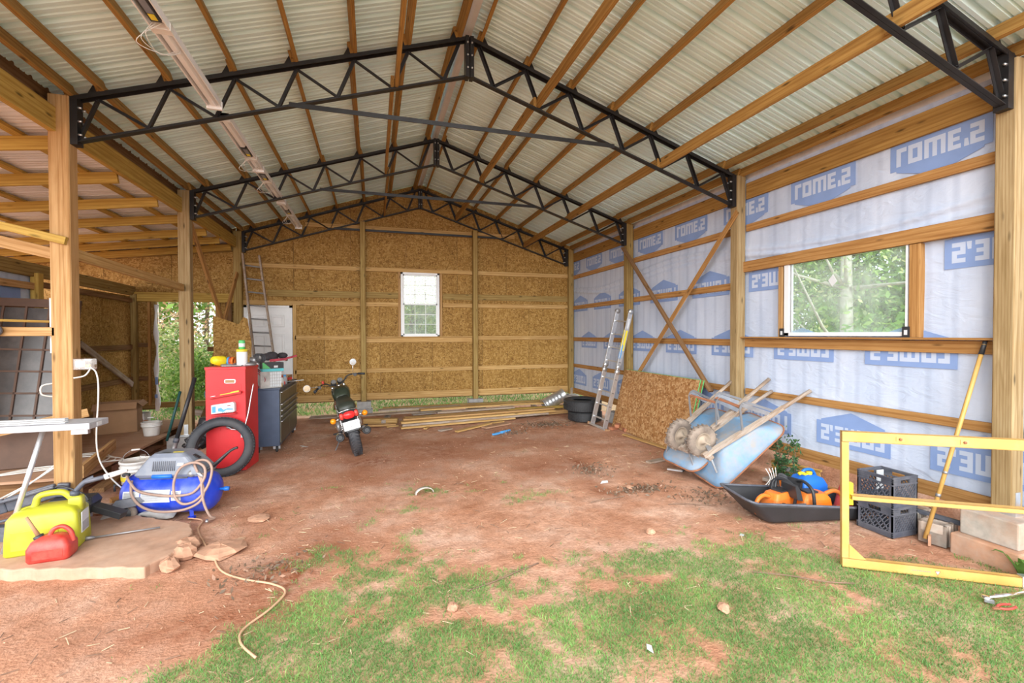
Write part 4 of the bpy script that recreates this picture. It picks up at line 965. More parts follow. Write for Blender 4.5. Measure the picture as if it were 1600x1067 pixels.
b.prism([(.10*math.cos(a), .10*math.sin(a)) for a in [math.pi*2*k/20 for k in range(20)]], (0,0,.16), (1,0,0), (0,0,1), (0,.05,0)); b.build('guard', 'orange_plastic', t, bevel=.008)
b = MB(); b.lathe([(0,-.02),(.035,-.02),(.035,.07),(0,.07)], (0,0,.16), (0,1,0), 14); b.bb(-.06,.06,-.01,.06,0,.08); b.build('motor', 'dark_plastic', t, bevel=.004); b = MB(); b.tube(spline([(-.10,.02,.12),(-.16,.02,.2),(-.10,.02,.28),(.02,.02,.27)]), .014, 8); b.build('handle', 'black_plastic', t)
t = thing('blue_fuel_can', 'blue plastic fuel can with yellow spout in the sled', 'fuel can', (4.66,3.98,.03), -.15); b = MB()
b.loft([rrect(.15,.12,.03,0,3), rrect(.155,.125,.03,.05,3), rrect(.155,.125,.03,.22,3), rrect(.12,.10,.03,.29,3), rrect(.05,.05,.02,.32,3)]); b.build('body', 'blue_plastic', t)
b = MB(); b.tube(spline([(-.08,0,.28),(-.05,0,.36),(.05,0,.36),(.10,0,.28)]), .016, 8); b.build('handle', 'blue_plastic', t); b = MB(); b.tube(spline([(-.03,-.02,.31),(-.10,-.03,.34),(-.14,-.03,.33)]), [.018]*16+[.012], 8); b.lathe([(0,0),(.03,0),(.03,.035),(0,.035)], (.0,-.02,.315), (0,0,1), 12); b.build('spout', 'yellow_plastic', t)
t = thing('traffic_cone', 'orange-red plastic cone peeping out beside the sled', 'cone', (4.86,3.72,0)); b = MB(); b.lathe([(0,.30),(.03,.30),(.06,.2),(.09,.05),(.12,.03),(.12,0),(0,0)], n=20); b.build('cone', 'red_plastic', t)
for k, (p0, p1, lab) in enumerate((((3.84,3.90,.05),(4.0,3.80,.05),'folded silver bracket in the sled nose'),((4.16,3.68,.05),(4.34,3.64,.05),'white rag lying between the chainsaws'))):
    b = MB(); b.bar(p0, p1, .07, .012); b.bar(Vector(p0)+V(.03,.04,.02), Vector(p1)+V(.02,.05,.0), .04, .015); o = b.build('loose_bracket' if k == 0 else 'white_rag', 'galv' if k == 0 else 'paper_white'); tag(o, lab, 'bracket' if k == 0 else 'rag')

# boards and scrap lying behind the sled
for p0, p1, w, h, m_, lab in (((4.85,4.75,.05),(5.15,3.75,.05),.14,.04,'wood_weathered','wide weathered plank on the clay behind the sled'),((4.95,4.70,.09),(5.18,3.85,.10),.05,.05,'pine_girt','orange batten on top of the scrap behind the sled'),
   ((4.82,4.45,.09),(4.98,4.05,.09),.09,.035,'wood_weathered','short grey offcut behind the sled'),((5.12,4.9,.03),(5.22,3.5,.03),.10,.05,'pine_brown','dark timber at the foot of the wrapped wall')):
    tboard('scrap_plank', lab, 'plank', p0, p1, w, h, m_, group='scrap behind the sled')
t = thing('yellow_channel', 'yellow steel channel with white label behind the weeds', 'steel part', M=axes((5.08,4.72,.0), Vector((.2,-.98,0)).normalized(), Vector((.95,.2,.2)).normalized(), Vector((-.2,0,1)).normalized())); b = MB(); b.bb(-.10,.50,-.01,.01,.10,.26); b.bb(-.10,.50,-.01,.05,.24,.26); b.build('web', 'yellow_paint', t); b = MB(); b.bb(.02,.24,-.013,-.0105,.16,.23); b.build('label', 'paper_grey', t)
t = thing('string_bundle', 'loose white cords hanging below the blue wheelbarrow', 'cord', (4.62,4.52,0)); b = MB()
for k in range(4): b.tube(spline([(.05*k,.0,.26),(.03*k+.02,-.05,.15),(.05*k-.04,-.02,.03),(.05*k+.05,-.09,.008)]), .006, 6)
b.build('strand', 'cable_white', t)
b = MB(); b.lathe([(0,0),(.05,0),(.02,.10),(0,.10)], (4.5,4.38,0)); o = b.build('white_funnel', 'white_plastic'); tag(o, 'small white cone on clay beside the sled', 'funnel')
tboard('grey_pipe', 'grey-blue pipe on the ground behind the crates', 'pipe', (5.02,3.35,.2), (5.08,2.80,.2), .04, .04, 'dark_plastic')

# ---- milk crates
def crate(label, z):
    t = thing('milk_crate', label, 'crate', (4.80,3.245,z), group='stacked milk crates'); h = .165; H_ = .283; w = .012
    for nx_, ny_ in ((0,-1),(-1,0),(0,1),(1,0)):
        e1 = Vector((-ny_, nx_, 0)); n_ = Vector((nx_, ny_, 0)); b = MB()
        def slab(u0, u1, z0, z1, d=0, mi=0): b.prism([(u0,z0),(u1,z0),(u1,z1),(u0,z1)], n_*(h-w-d), e1, (0,0,1), n_*(w+d*2), mi)
        slab(-h,h,0,.045); slab(-h,h,H_-.012,H_,.004); slab(-h,-.06,H_-.065,H_-.012); slab(.06,h,H_-.065,H_-.012); slab(-.06,.06,H_-.028,H_-.012); slab(-h,h,H_-.078,H_-.065,.003); slab(-h,h,.045,.055,.003)
        for zz in (.012,.03,H_-.028,H_-.045): 
            if zz < .1: slab(-h,h,zz,zz+.005,.004)
            else: slab(-h,-.065,zz,zz+.005,.004); slab(.065,h,zz,zz+.005,.004)
        slab(-h,-h+.03,.05,H_-.07); slab(h-.03,h,.05,H_-.07)
        z0, z1 = .055, H_-.078; n = 9
        for k in range(-4, n+1):
            for dirn in (1, -1):
                a = (-h+.03)+k*.034; c = a+dirn*(z1-z0)*.8; lo, hi = -h+.03, h-.03
                u0, v0, u1, v1 = a, z0, c, z1
                def cl(u, v, u2, v2):
                    if u < lo: v = v+(lo-u)/(u2-u)*(v2-v) if u2 != u else v; u = lo
                    if u > hi: v = v+(hi-u)/(u2-u)*(v2-v) if u2 != u else v; u = hi
                    return u, v
                if max(u0,u1) <= lo or min(u0,u1) >= hi: continue
                p, q = cl(u0,v0,u1,v1), cl(u1,v1,u0,v0)
                if dirn == -1 and k % 2: continue
                b.bar(n_*(h-w/2)+e1*p[0]+Vector((0,0,p[1])), n_*(h-w/2)+e1*q[0]+Vector((0,0,q[1])), .007, .010, n_)
        b.build('side', 'dark_plastic', t)
    b = MB()
    for k in range(9): b.bb(-h+.01,h-.01,-h+.01+k*.038,-h+.022+k*.038,.004,.012); b.bb(-h+.01+k*.038,-h+.022+k*.038,-h+.01,h-.01,.004,.012)
    b.build('bottom_grid', 'dark_plastic', t)
crate('dark milk crate at the bottom of the stack beside the sled', .0); crate('upper dark milk crate stacked on another by the sled', .284)
t = thing('crate_card', 'white card slipped inside the upper milk crate', 'card', (4.91,3.38,.35)); MB().bb(-.05,.04,-.005,.005,.0,.19).build('card', 'paper_white', t)

# ---- hoe, blocks
t = thing('garden_hoe', 'long yellow-handled hoe leaning beside the right post', 'hoe', (4.81,2.92,0)); b = MB(); P0 = Vector((0,0,.05)); P1 = Vector((.38,-.21,1.82)); b.tube([P0, P0.lerp(P1,.5), P1], .017, 10); h_ = b.build('handle', 'yellow_paint', t)
for f in (.22,.34): q = P0.lerp(P1, f); MB().tube([q, q.lerp(P1,.02)], .0195, 10).build('grip_band', 'steel_grey', h_)
q = P0.lerp(P1,.95); MB().tube([q, P1.lerp(P1+(P1-P0),.03)], [.02,.015], 10).build('end_cap', 'black_plastic', h_)
b = MB(); b.box((.03,-.02,.045),(.10,.02,.09), Matrix.Rotation(.5,3,'Z')); b.build('blade', 'clay_rock', t)
for x, y, rz, lab in ((5.00,2.93,.25,'front hollow concrete block beside the crates'),(5.12,3.22,.15,'rear hollow concrete block behind the hoe')):
    t = thing('hollow_block', lab, 'block', (x,y,0), rz, group='hollow blocks'); b = MB(); w_, d_, h_ = .15,.10,.19
    b.bb(-w_,w_,-d_,-d_+.03,0,h_); b.bb(-w_,w_,d_-.03,d_,0,h_)
    for xx in (-w_,-.015,w_-.03): b.bb(xx,xx+.03,-d_,d_,0,h_)
    b.bb(-w_,w_,-d_,d_,0,.12)
    for xx in (-.10,-.03,.05): b.bb(xx,xx+.03,-d_-.012,-d_,0,h_)
    b.build('shell', 'concrete', t, bevel=.006)

# ---- yellow steel frame standing at the right edge
A = Vector((3.69,2.83,0)); ex = Vector((.842,-.540,0)).normalized(); top = Vector((-.05,.06,1.0)).normalized(); nz_ = ex.cross(top).normalized(); top = nz_.cross(ex)
t = thing('gate_frame', 'yellow steel frame standing on edge at the right', 'frame', M=axes(A, ex, top, nz_)); Lf = 1.36
def rail(nm, y0_, y1_, d, x0=0., x1=Lf, mi='yellow_paint'):
    b = MB(); b.bb(x0,x1,y0_,y1_,-.004,.004); b.bb(x0,x1,y1_-.005,y1_,-d,.004); b.bb(x0,x1,y0_,y0_+.005,-d,.004); return b.build(nm, mi, t)
tr_ = rail('top_rail', 1.03, 1.115, .045); br_ = rail('bottom_rail', .0, .075, .045); mr = rail('middle_rail', .555, .59, .07, .07, Lf)
for k, xx in enumerate((0.0, Lf-.05)):
    b = MB(); b.bb(xx,xx+.05,.0,1.115,-.045,-.005); b.build('upright', 'yellow_paint', t)
b = MB(); b.prism([(.05,.075),(.17,.075),(.05,.19)], (0,0,.0), (1,0,0), (0,1,0), (0,0,-.006)); b.build('gusset', 'yellow_paint', t)
b = MB(); b.bb(.052,.095,.50,.68,-.09,-.045); b.build('rail_plate', 'yellow_plastic', t)
for xx in (.40, .82):
    b = MB(); b.bb(xx-.028,xx+.028,1.055,1.09,.004,.008); b.lathe([(0,.0),(.011,.0),(.011,.010),(0,.010)], (xx,1.072,.008), (0,0,1), 6, mi=1); b.build('bolt_plate', ['yellow_paint','rust'], tr_)
b = MB(); glyphs(b, (.60,.045,.0045), (-1,0,0), (0,-1,0), 10, .009, .010, .004, 0, None, 3); 
b.add([(.625,.052,.0046),(.665,.052,.0046),(.645,.016,.0046)], [(2,1,0)], 1); b.add([(.633,.048,.005),(.657,.048,.005),(.645,.026,.005)], [(2,1,0)], 2); b.build('maker_mark', ['steel_grey','rust','paper_white'], br_)
b = MB(); b.bb(1.17,1.38,-.004,.085,-.05,.008); b.build('taped_end', 'galv', br_)
# torque wrench and pliers on the grass, small plant
t = thing('torque_wrench', 'chrome torque wrench lying on the grass at lower right', 'wrench', M=Matrix.Translation((4.18,2.155,.03)) @ Matrix.Rotation(-.14, 4, 'Z')); b = MB()
b.lathe([(0,-.012),(.022,-.012),(.026,0),(.022,.012),(0,.012)], (0,0,0), (0,0,1), 16); b.build('head', 'chrome', t); b = MB(); b.tube([(.015,0,0),(.08,0,0),(.09,0,0),(.42,0,0)], [.012,.012,.016,.016], 10); b.build('shaft', 'chrome', t); b = MB(); b.box((.0,-.02,-.012),(.05,.03,.018), Matrix.Rotation(-.8,3,'Z')); b.build('drive', 'steel_grey', t)
t = thing('red_pliers', 'red-handled pliers lying on the grass below the wrench', 'pliers', M=Matrix.Translation((4.12,2.055,.025)) @ Matrix.Rotation(-.1, 4, 'Z')); b = MB()
for s in (-1,1): b.tube(spline([(.0,s*.006,0),(.03,s*.022,0),(.08,s*.026,0),(.13,s*.016,0)]), .008, 8)
b.build('handle', 'red_plastic', t); b = MB(); b.prism([(-.05,-.004),(0,-.014),(.02,0),(0,.014),(-.05,.004)], (0,0,-.005), (1,0,0), (0,1,0), (0,0,.01)); b.build('jaw', 'rust', t)
def broadleaf(name, label, loc, n, L_, w, mat, seed, rise=.6):
    t = thing(name, label, 'plant', loc); r = random.Random(seed)
    for k in range(n):
        a = 2*math.pi*k/n+r.uniform(-.4,.4); l = L_*r.uniform(.6,1.1); d = Vector((math.cos(a), math.sin(a), 0)); s = Vector((-math.sin(a), math.cos(a), 0)); rz_ = rise*r.uniform(.7,1.3); b = MB(); vv = []
        for f, ww in ((0,.15),(.3,.9),(.6,1),(.85,.6),(1,.03)):
            c = d*l*f*.8+Vector((0,0,l*rz_*math.sin(f*2.0))); vv += [c-s*w*ww/2+V(0,0,.006*ww), c, c+s*w*ww/2+V(0,0,.006*ww)]
        b.add(vv, [(i*3+j, i*3+j+1, i*3+j+4, i*3+j+3) for i in range(4) for j in range(2)], 0, True); b.build('leaf', mat, t)
    return t
broadleaf('broadleaf_plant', 'small broad-leaved green plant against the concrete pier', (4.84,2.28,0), 8, .19, .05, 'leaf_green', 3, .9)
t = thing('climbing_weed', 'dark green weed growing behind the blue wheelbarrow', 'plant', (4.88,4.50,0)); r = np.random.default_rng(8); b = MB(); pts = []
for k in range(7):
    e = Vector((.10*r.normal(), .16*r.normal()-.05, .30+.40*r.uniform())); m1 = e*.5+Vector((.05*r.normal(), .05*r.normal(), .05)); path = spline([(0,0,0), m1, e], 6); b.tube(path, .004, 5)
    for p in path[3:]:
        for q in range(9): pts.append(tuple(p+Vector(r.normal(size=3)*.032)))
b.build('stem', 'twig', t)
leaves('leaf_cluster', 'leaf_dark', pts, .026, t, 4)['kind'] = 'stuff'

# ================================================================== STRIP LIGHTS ON THE BOTTOM CHORDS
def strip_light(label, y0_, y1_, ballast=.5, tubes=True):
    x, z = -1.53, bot_z(-1.53)+.045; L_ = y1_-y0_
    t = thing('strip_light', label, 'light fixture', (x, y0_, z), group='fluorescent strip lights')
    b = MB(); b.prism([(-.065,.0),(-.055,.0),(-.055,.05),(.055,.05),(.055,0),(.065,0),(.065,.06),(-.065,.06)], (0,0,0), (1,0,0), (0,0,1), (0,L_,0)); b.build('channel', 'white_paint', t)
    bl = L_*ballast
    b = MB(); b.prism([(-.052,.05),(-.02,.0),(.02,0),(.052,.05)], (0,0,0), (1,0,0), (0,0,1), (0,bl-.22,0)); b.prism([(-.052,.05),(-.02,.0),(.02,0),(.052,.05)], (0,bl+.2,0), (1,0,0), (0,0,1), (0,L_-bl-.2,0)); b.build('cover_plate', 'white_vinyl', t)
    b = MB(); b.bb(-.035,.035,bl-.17,bl+.12,.010,.045); q = b.build('ballast', 'black_plastic', t)
    b = MB(); b.bb(-.022,.026,bl-.13,bl+.02,.008,.0099); b.bb(-.022,.02,bl+.03,bl+.1,.008,.0099,1); b.build('ballast_label', ['grey_plastic','sticker_yellow'], q)
    for yy in (.0, L_-.03): 
        b = MB(); b.bb(-.07,.07,yy,yy+.03,-.025,.06); b.build('end_cap', 'white_vinyl', t)
    b = MB(); b.bb(-.07,.07,bl+.18,bl+.25,-.004,.055); b.build('socket_plate', 'white_plastic', t)
    b = MB()
    for k in range(3): b.tube(spline([(-.03+.03*k,bl+.15,.03),(-.06-.03*k,bl+.10,-.10-.03*k),(-.05+.02*k,bl+.30,-.13),(.0+.02*k,bl+.45,-.02),(.01,bl+.5,.03)]), .0028, 5)
    b.build('loose_wire', 'cable_white', t)
strip_light('nearest bare strip light, its ballast open at the top edge', 3.25, 5.42, .33); strip_light('second bare strip light, just behind the big truss', 5.66, 7.30, .62)
strip_light('third bare strip light with dangling white wires', 7.31, 8.95, .2); strip_light('farthest bare strip light near the back wall', 9.0, 10.95, .35)

# ================================================================== LEFT SIDE
# concrete pad
t = thing('concrete_pad', 'clay-stained concrete pad in the left foreground', 'slab', (-2.6,5.0,0)); b = MB()
poly = [(-4.6,5.1),(-2.84,4.62),(-1.76,4.33),(-1.60,4.62),(-1.62,4.95),(-1.74,5.24),(-2.1,5.45),(-2.4,5.66),(-4.6,6.1)]
poly = poly[::-1] if 0 else poly
pts2 = []
for i in range(len(poly)):
    p, q = Vector(poly[i]).to_3d(), Vector(poly[(i+1) % len(poly)]).to_3d(); n = max(1, int((q-p).length/.06))
    for k in range(n): c = p.lerp(q, k/n); pts2.append((c.x+.012*math.sin(k*2.1+i), c.y+.012*math.sin(k*1.7+2*i)))
b.prism(pts2, (0,0,-.02), (1,0,0), (0,1,0), (0,0,.10)); b.build('slab', 'slab_concrete', t, True, bevel=.012)
# rocks
def rock(label, loc, r, seed, mat='clay_rock', name='clay_rock', flat=.6):
    rr = random.Random(seed); b = MB(); b.ball((0,0,r*flat*.55), (r, r*rr.uniform(.7,1.0), r*flat), n=9, m=6); b.s = [False]*len(b.s)
    b.v = [(x*rr.uniform(.82,1.15), y*rr.uniform(.82,1.15), max(-.005, z*rr.uniform(.85,1.1))) for x, y, z in b.v]
    t = thing(name, label, 'rock', loc, rr.uniform(0,6)); b.build('stone', mat, t)
rock('large flat clay rock at the right end of the pad', (-1.30,4.62,0), .19, 2, flat=.25); rock('angular clay lump beside the pad corner', (-1.58,4.62,0), .12, 3); rock('small clay lump before the pad corner', (-1.62,4.42,0), .10, 4); rock('broken slab corner between pad and rocks', (-1.62,4.80,0), .13, 5, flat=.5)
rock('pale rock on the clay in front of the compressor hose', (-1.15,5.35,0), .12, 6, flat=.2); rock('small stone in the grass left of centre', (.52,3.18,0), .05, 7); rock('flat stone lying on the clay at right centre', (3.05,5.05,0), .07, 8, flat=.3); rock('little pale stone near the lower right grass', (2.32,2.62,0), .05, 9); rock('small orange stone in the right of the grass', (2.55,3.85,0), .05, 10)
# yellow-green fuel can
t = thing('fuel_can', 'large yellow-green fuel can on the concrete pad', 'fuel can', (-2.72,5.00,.08), .16); b = MB(); hx, hy = .245, .15
b.loft([rrect(hx-.01,hy-.01,.03,0,4), rrect(hx,hy,.03,.015,4), rrect(hx-.005,hy,.03,.16,4), rrect(hx-.015,hy-.005,.03,.30,4), rrect(hx-.045,hy-.03,.03,.345,4), rrect(hx-.12,hy-.08,.03,.37,4)], sm=True); b.build('body', 'yellow_green', t)
b = MB(); b.tube(spline([(-.20,0,.34),(-.10,0,.36),(-.07,0,.44),(-.02,0,.465),(.08,0,.465),(.13,0,.43),(.20,0,.33)]), .026, 10); b.build('handle', 'yellow_green', t)
b = MB(); b.loft([rrect(.055,.05,.02,.30,3,.185), rrect(.05,.045,.02,.40,3,.185), rrect(.04,.04,.02,.42,3,.185)]); b.build('neck', 'yellow_green', t)
b = MB(); b.lathe([(0,0),(.035,0),(.035,.03),(.02,.04),(0,.04)], (.17,0,.425), (.2,0,1), 16); b.tube(spline([(.18,0,.46),(.24,0,.53),(.30,.02,.56)]), [.02]*17, 10); b.tube(spline([(.24,0,.53),(.34,0,.55),(.42,.0,.565)]), .02, 10); b.build('spout', 'dark_plastic', t)
b = MB(); b.tube([(.38,.0,.555),(.50,.02,.585),(.54,.02,.59)], [.026,.022,.014], 10); b.build('spout_cover', 'white_plastic', t)
b = MB(); b.bb(hx-.004,hx+.0025,-.09,.06,.11,.29); b.bb(hx,hx+.0035,-.085,.055,.12,.20,1); b.build('warning_label', ['paper_white','paper_grey'], t)
b = MB(); b.box((-.04,-hy-.001,.13),(.30,.006,.16)); b.build('embossed_panel', 'yellow_green', t, bevel=.003)
# red petrol can
t = thing('red_petrol_can', 'small red petrol can with tan spout before the yellow one', 'fuel can', (-2.56,4.74,.08), .10); b = MB()
b.loft([rrect(.13,.085,.03,0,4), rrect(.14,.095,.035,.02,4), rrect(.14,.095,.035,.11,4), rrect(.115,.075,.03,.165,4), rrect(.06,.04,.02,.195,4)]); b.build('body', 'red_plastic', t)
b = MB(); b.tube(spline([(-.02,0,.175),(.01,0,.235),(.07,0,.25),(.12,0,.20),(.135,0,.12)]), .017, 10); b.build('handle', 'red_plastic', t)
b = MB(); b.lathe([(0,0),(.034,0),(.034,.035),(.02,.04),(0,.04)], (-.075,0,.165), (-.45,0,1), 16); b.build('cap', 'black_plastic', t)
b = MB(); b.tube([(-.088,0,.20),(-.12,0,.27),(-.16,0,.36)], [.016,.013,.011], 10); b.build('spout', 'cardboard', t)
b = MB(); b.prism([(-.09,.03),(.10,.03),(.10,.10),(-.09,.10)], (0,-.0965,0), (1,0,0), (0,0,1), (0,.002,0)); b.build('embossed_panel', 'red_plastic', t)
# thin rod on the pad
b = MB(); b.tube([(-2.42,5.05,.10),(-1.95,5.13,.10)], .008, 8); b.tube([(-2.50,5.03,.105),(-2.42,5.05,.10)], [.022,.012], 8); tag(b.build('steel_rod', 'steel_grey'), 'dark thin rod lying on the pad beside the yellow can', 'rod')
# ---- air compressor
t = thing('air_compressor', 'blue portable air compressor with brown hose at left', 'compressor', M=Matrix.Translation((-2.07,5.78,0)) @ Matrix.Rotation(-.20,4,'Z'))
r_ = .215; zc = .245; b = MB(); b.lathe([(0,-.47),(.08,-.465),(.15,-.44),(.195,-.40),(r_,-.34),(r_,.34),(.195,.40),(.15,.44),(.08,.465),(0,.47)], (0,0,zc), (1,0,0), 32); tank = b.build('tank', 'blue_paint', t)
def tank_label(x0, x1, a0, a1, mats, nm='label', lines=4):
    b = MB(); n = 6; rr = r_+.0025
    def P_(x, a, e=0): a = math.radians(a); return Vector((x, -(rr+e)*math.cos(a), zc+(rr+e)*math.sin(a)))
    for k in range(n):
        p, q = a0+(a1-a0)*k/n, a0+(a1-a0)*(k+1)/n; b.add([P_(x0,p),P_(x1,p),P_(x1,q),P_(x0,q)], [(0,1,2,3)], 0)
    r = random.Random(int(x0*1000))
    for k in range(lines*2):
        a = a0+(a1-a0)*(.12+.8*k/(lines*2)); b.add([P_(x0+.01,a,.001),P_(x0+(x1-x0)*r.uniform(.5,.95),a,.001),P_(x0+(x1-x0)*r.uniform(.5,.95),a+1.6,.001),P_(x0+.01,a+1.6,.001)], [(0,1,2,3)], 1)
    b.build(nm, mats, tank)
tank_label(-.36,-.20,-2,20,['paper_white','steel_grey'],'label',3); tank_label(-.19,.09,-12,22,['paper_white','paper_grey'],'label',5); tank_label(.105,.20,-8,18,['paper_white','paper_grey'],'label',3)
b = MB(); b.loft([rrect(.33,.15,.05,.44,4,.04), rrect(.34,.17,.05,.47,4,.04), rrect(.32,.165,.05,.50,4,.04), rrect(.20,.14,.05,.645,4,.03), rrect(.15,.11,.04,.68,4,.02)], sm=False)
sh_ = b.build('shroud', 'grey_plastic', t, bevel=.006)
b = MB()
for k in range(12): b.box((-.10+.019*k,-.156,.56),(.009,.012,.10), Matrix.Rotation(-.26,3,'X'))
b.build('louvre', 'dark_plastic', sh_)
b = MB(); b.box((.17,-.160,.575),(.06,.006,.03), Matrix.Rotation(-.26,3,'X')); b.box((-.02,-.07,.676),(.08,.03,.008),mi=1); b.box((.09,-.05,.676),(.10,.025,.012),mi=2); b.box((.26,-.03,.625),(.07,.05,.01), Matrix.Rotation(.55,3,'Y'), mi=3); b.build('decal', ['paper_white','sticker_green','sticker_yellow','black_plastic'], sh_)
b = MB(); b.bb(-.26,.22,-.13,.13,.40,.46); b.build('motor_base', 'dark_plastic', t, bevel=.01); b = MB(); b.tube([(-.10,-.165,.455),(.09,-.165,.455)], .022, 12); b.build('carry_grip', 'blue_plastic', t)
b = MB(); b.tube(spline([(.30,-.08,.46),(.40,-.06,.50),(.58,-.0,.66),(.66,.0,.70)]), .014, 8); b.tube(spline([(.30,.08,.46),(.40,.06,.50),(.58,.0,.66)]), .014, 8); b.build('tow_handle', 'black_plastic', t)
for s in (-1,1):
    b = MB(); b.lathe([(.03,-.025),(.075,-.03),(.10,-.022),(.105,0),(.10,.022),(.075,.03),(.03,.025)], (-.33,s*.215,.105), (0,1,0), 24); w_ = b.build('wheel', 'rubber_brown', t); b = MB(); b.lathe([(0,-.034),(.07,-.030),(.07,.030),(0,.034)], (-.33,s*.215,.105), (0,1,0), 20); b.build('hub', 'black_plastic', w_)
for s in (-1,1):
    b = MB(); b.bar((.25,s*.13,.12),(.27,s*.15,.02),.035,.012); b.bb(.24,.30,s*.15-.02,s*.15+.02,.0,.025); b.build('foot', 'blue_paint', t)
b = MB(); b.tube([(.44,.02,.25),(.50,.02,.25),(.52,.02,.25),(.56,.02,.25)], [.015,.015,.025,.022], 10); b.build('drain_knob', 'blue_plastic', t)
b = MB(); b.lathe([(0,0),(.03,0),(.035,.01),(.035,.03),(0,.032)], (.27,-.14,.47), (.3,-1,.2), 16); b.tube([(.27,-.05,.47),(.35,-.12,.47),(.38,-.15,.42)], .012, 8); b.build('gauge', 'steel_grey', t)
b = MB(); b.tube(spline([(-.36,-.12,.47),(-.42,-.1,.46),(-.44,-.04,.45)]), .02, 8); b.tube([(-.46,-.06,.33),(-.52,-.1,.36),(-.50,-.12,.30)], .012, 8); b.build('hose_hook', 'black_plastic', t)
b = MB(); path = [(-.38,-.12,.46),(-.30,-.20,.42),(-.18,-.245,.33),(.05,-.26,.285),(.25,-.25,.28),(.36,-.24,.32),(.44,-.22,.45),(.42,-.20,.56),(.32,-.20,.60),(.20,-.21,.55),(.15,-.235,.42),(.17,-.26,.28),(.26,-.28,.20),(.38,-.26,.23),(.47,-.22,.36),(.48,-.16,.52),(.40,-.12,.60),(.30,-.14,.58),(.38,-.20,.45),(.44,-.24,.30),(.40,-.27,.20),(.25,-.29,.14),(.02,-.28,.13),(-.15,-.26,.18),(-.25,-.24,.28),(-.28,-.21,.36),(-.30,-.17,.42)]
b.tube(spline(path, 8), .013, 8); b.tube(spline([(.40,-.18,.48),(.42,-.24,.36),(.45,-.26,.2),(.50,-.25,.06),(.53,-.22,.02),(.50,-.30,.03)],8), .013, 8); b.build('air_hose', 'hose_brown', t)
b = MB(); b.tube([(.36,-.2,.50),(.42,-.2,.44)], .018, 8); b.build('hose_coupler', 'galv', t); MB().tube([(.50,-.30,.03),(.52,-.34,.03)], .014, 8).build('hose_end', 'galv', t)
# tan cord running over the clay
tag(MB().tube(spline([(-1.86,5.55,.015),(-1.70,5.45,.012),(-1.66,5.2,.01),(-1.45,4.75,.01),(-1.36,4.60,.01),(-1.2,4.25,.01),(-1.0,4.05,.01),(-.76,3.90,.01),(-.64,3.75,.01),(-.70,3.55,.01),(-.82,3.35,.01),(-.80,3.2,.01),(-.68,3.03,.01)], 8), .008, 7).build('tan_cord', 'cord_tan'), 'tan cord snaking over the clay to the front grass', 'cord')
# ---- white bucket
def bucket(label, loc, r0, r1, h, mats, band=True, lid=True, grp=None, bail=True):
    t = thing('plastic_bucket', label, 'bucket', loc); b = MB()
    prof = [(0,0),(r0,0),(r0+.003,.02),(r0+(r1-r0)*.62,h*.62),(r1-.004,h*.70),(r1+.010,h*.705),(r1+.010,h*.73),(r1-.002,h*.735),(r1-.001,h*.80),(r1+.010,h*.805),(r1+.010,h*.83),(r1,h*.835),(r1,h*.93),(r1+.012,h*.935),(r1+.012,h)]
    if lid: prof += [(r1-.006,h),(r1-.012,h-.012),(0,h-.010)]
    else: prof += [(r1-.004,h),(r0-.004,.01),(0,.01)]
    b.lathe(prof, n=32); b.build('pail', mats, t)
    if band:
        b = MB(); z0_, z1_ = h*.42, h*.56; f = lambda z: r0+(r1-r0)*z/h+.0045; b.lathe([(f(z0_),z0_),(f(z1_),z1_)], n=32); b.build('label_band', 'sticker_yellow', t)
        b = MB(); 
        for k in range(5): a = -1.9+k*.09; b.box((f(z0_)*1.008*math.cos(a), f(z0_)*1.008*math.sin(a), h*.49), (.004,.014,.02), Matrix.Rotation(a,3,'Z'))
        b.build('label_print', 'paper_white', t)
    if bail:
        b = MB(); b.tube(spline([(-r1,0,h*.80),(-r1*.8,.0,h*1.15),(-.02,.0,h*1.32),(r1*.6,.0,h*1.2),(r1,0,h*.8)], 8), .003, 5); bl = b.build('bail', 'steel_grey', t); b = MB(); b.tube([(-.055,0,h*1.30),(.03,0,h*1.315)], .010, 8); b.build('bail_grip', 'white_plastic', bl)
    return t
bk = bucket('white lidded five-gallon bucket with yellow label band', (-2.78,6.72,0), .145, .165, .40, 'white_plastic')
b = MB(); b.lathe([(0,0),(.035,0),(.03,.06),(.0,.06)], (.05,.02,.395), n=14); b.build('jar', 'clear_plastic', bk)
bucket('small white pail standing on the plywood floor', (-3.42,8.75,.315), .10, .13, .22, 'white_plastic', False, False)
# ---- plywood floor of the lean-to
t = thing('plywood_platform', 'clay-stained plywood floor of the lean-to', 'platform', (-4,8,0))
for a in ((-4.6,-3.2,6.45,8.88),(-6.0,-4.61,6.45,8.88),(-4.6,-3.34,8.885,10.3),(-6.0,-4.61,8.885,10.3)): MB().bb(*a,.28,.312).build('plywood_sheet', 'plywood', t, True)
for y in (6.6,7.4,8.2,9.0,9.8): board('joist', (-6,y,.19), (-3.36,y,.19), .04, .18, 'pine_brown', t)
MB().bb(-6.0,-3.5,6.6,10.2,0,.10).build('earth_fill', 'clay_rock', t, True)
for p0, p1, w, h, m_, lab in (((-3.16,6.35,.385),(-3.52,7.85,.385),.045,.14,'pine_post','orange timber on edge running back from the left post'),((-3.02,6.35,.16),(-3.12,7.6,.16),.14,.05,'pine_brown','dark plank on the ground below the orange timber'),
   ((-3.9,5.35,.22),(-2.98,5.62,.33),.14,.04,'pine_light','pale plank end propped behind the yellow can'),((-2.75,6.05,.09),(-2.45,6.25,.09),.12,.10,'pine_girt','orange wood offcut between can and compressor'),
   ((-3.05,6.0,.07),(-2.7,5.95,.07),.1,.08,'wood_weathered','grey offcut under the black plastic trim')):
    tboard('loose_timber', lab, 'timber', p0, p1, w, h, m_)
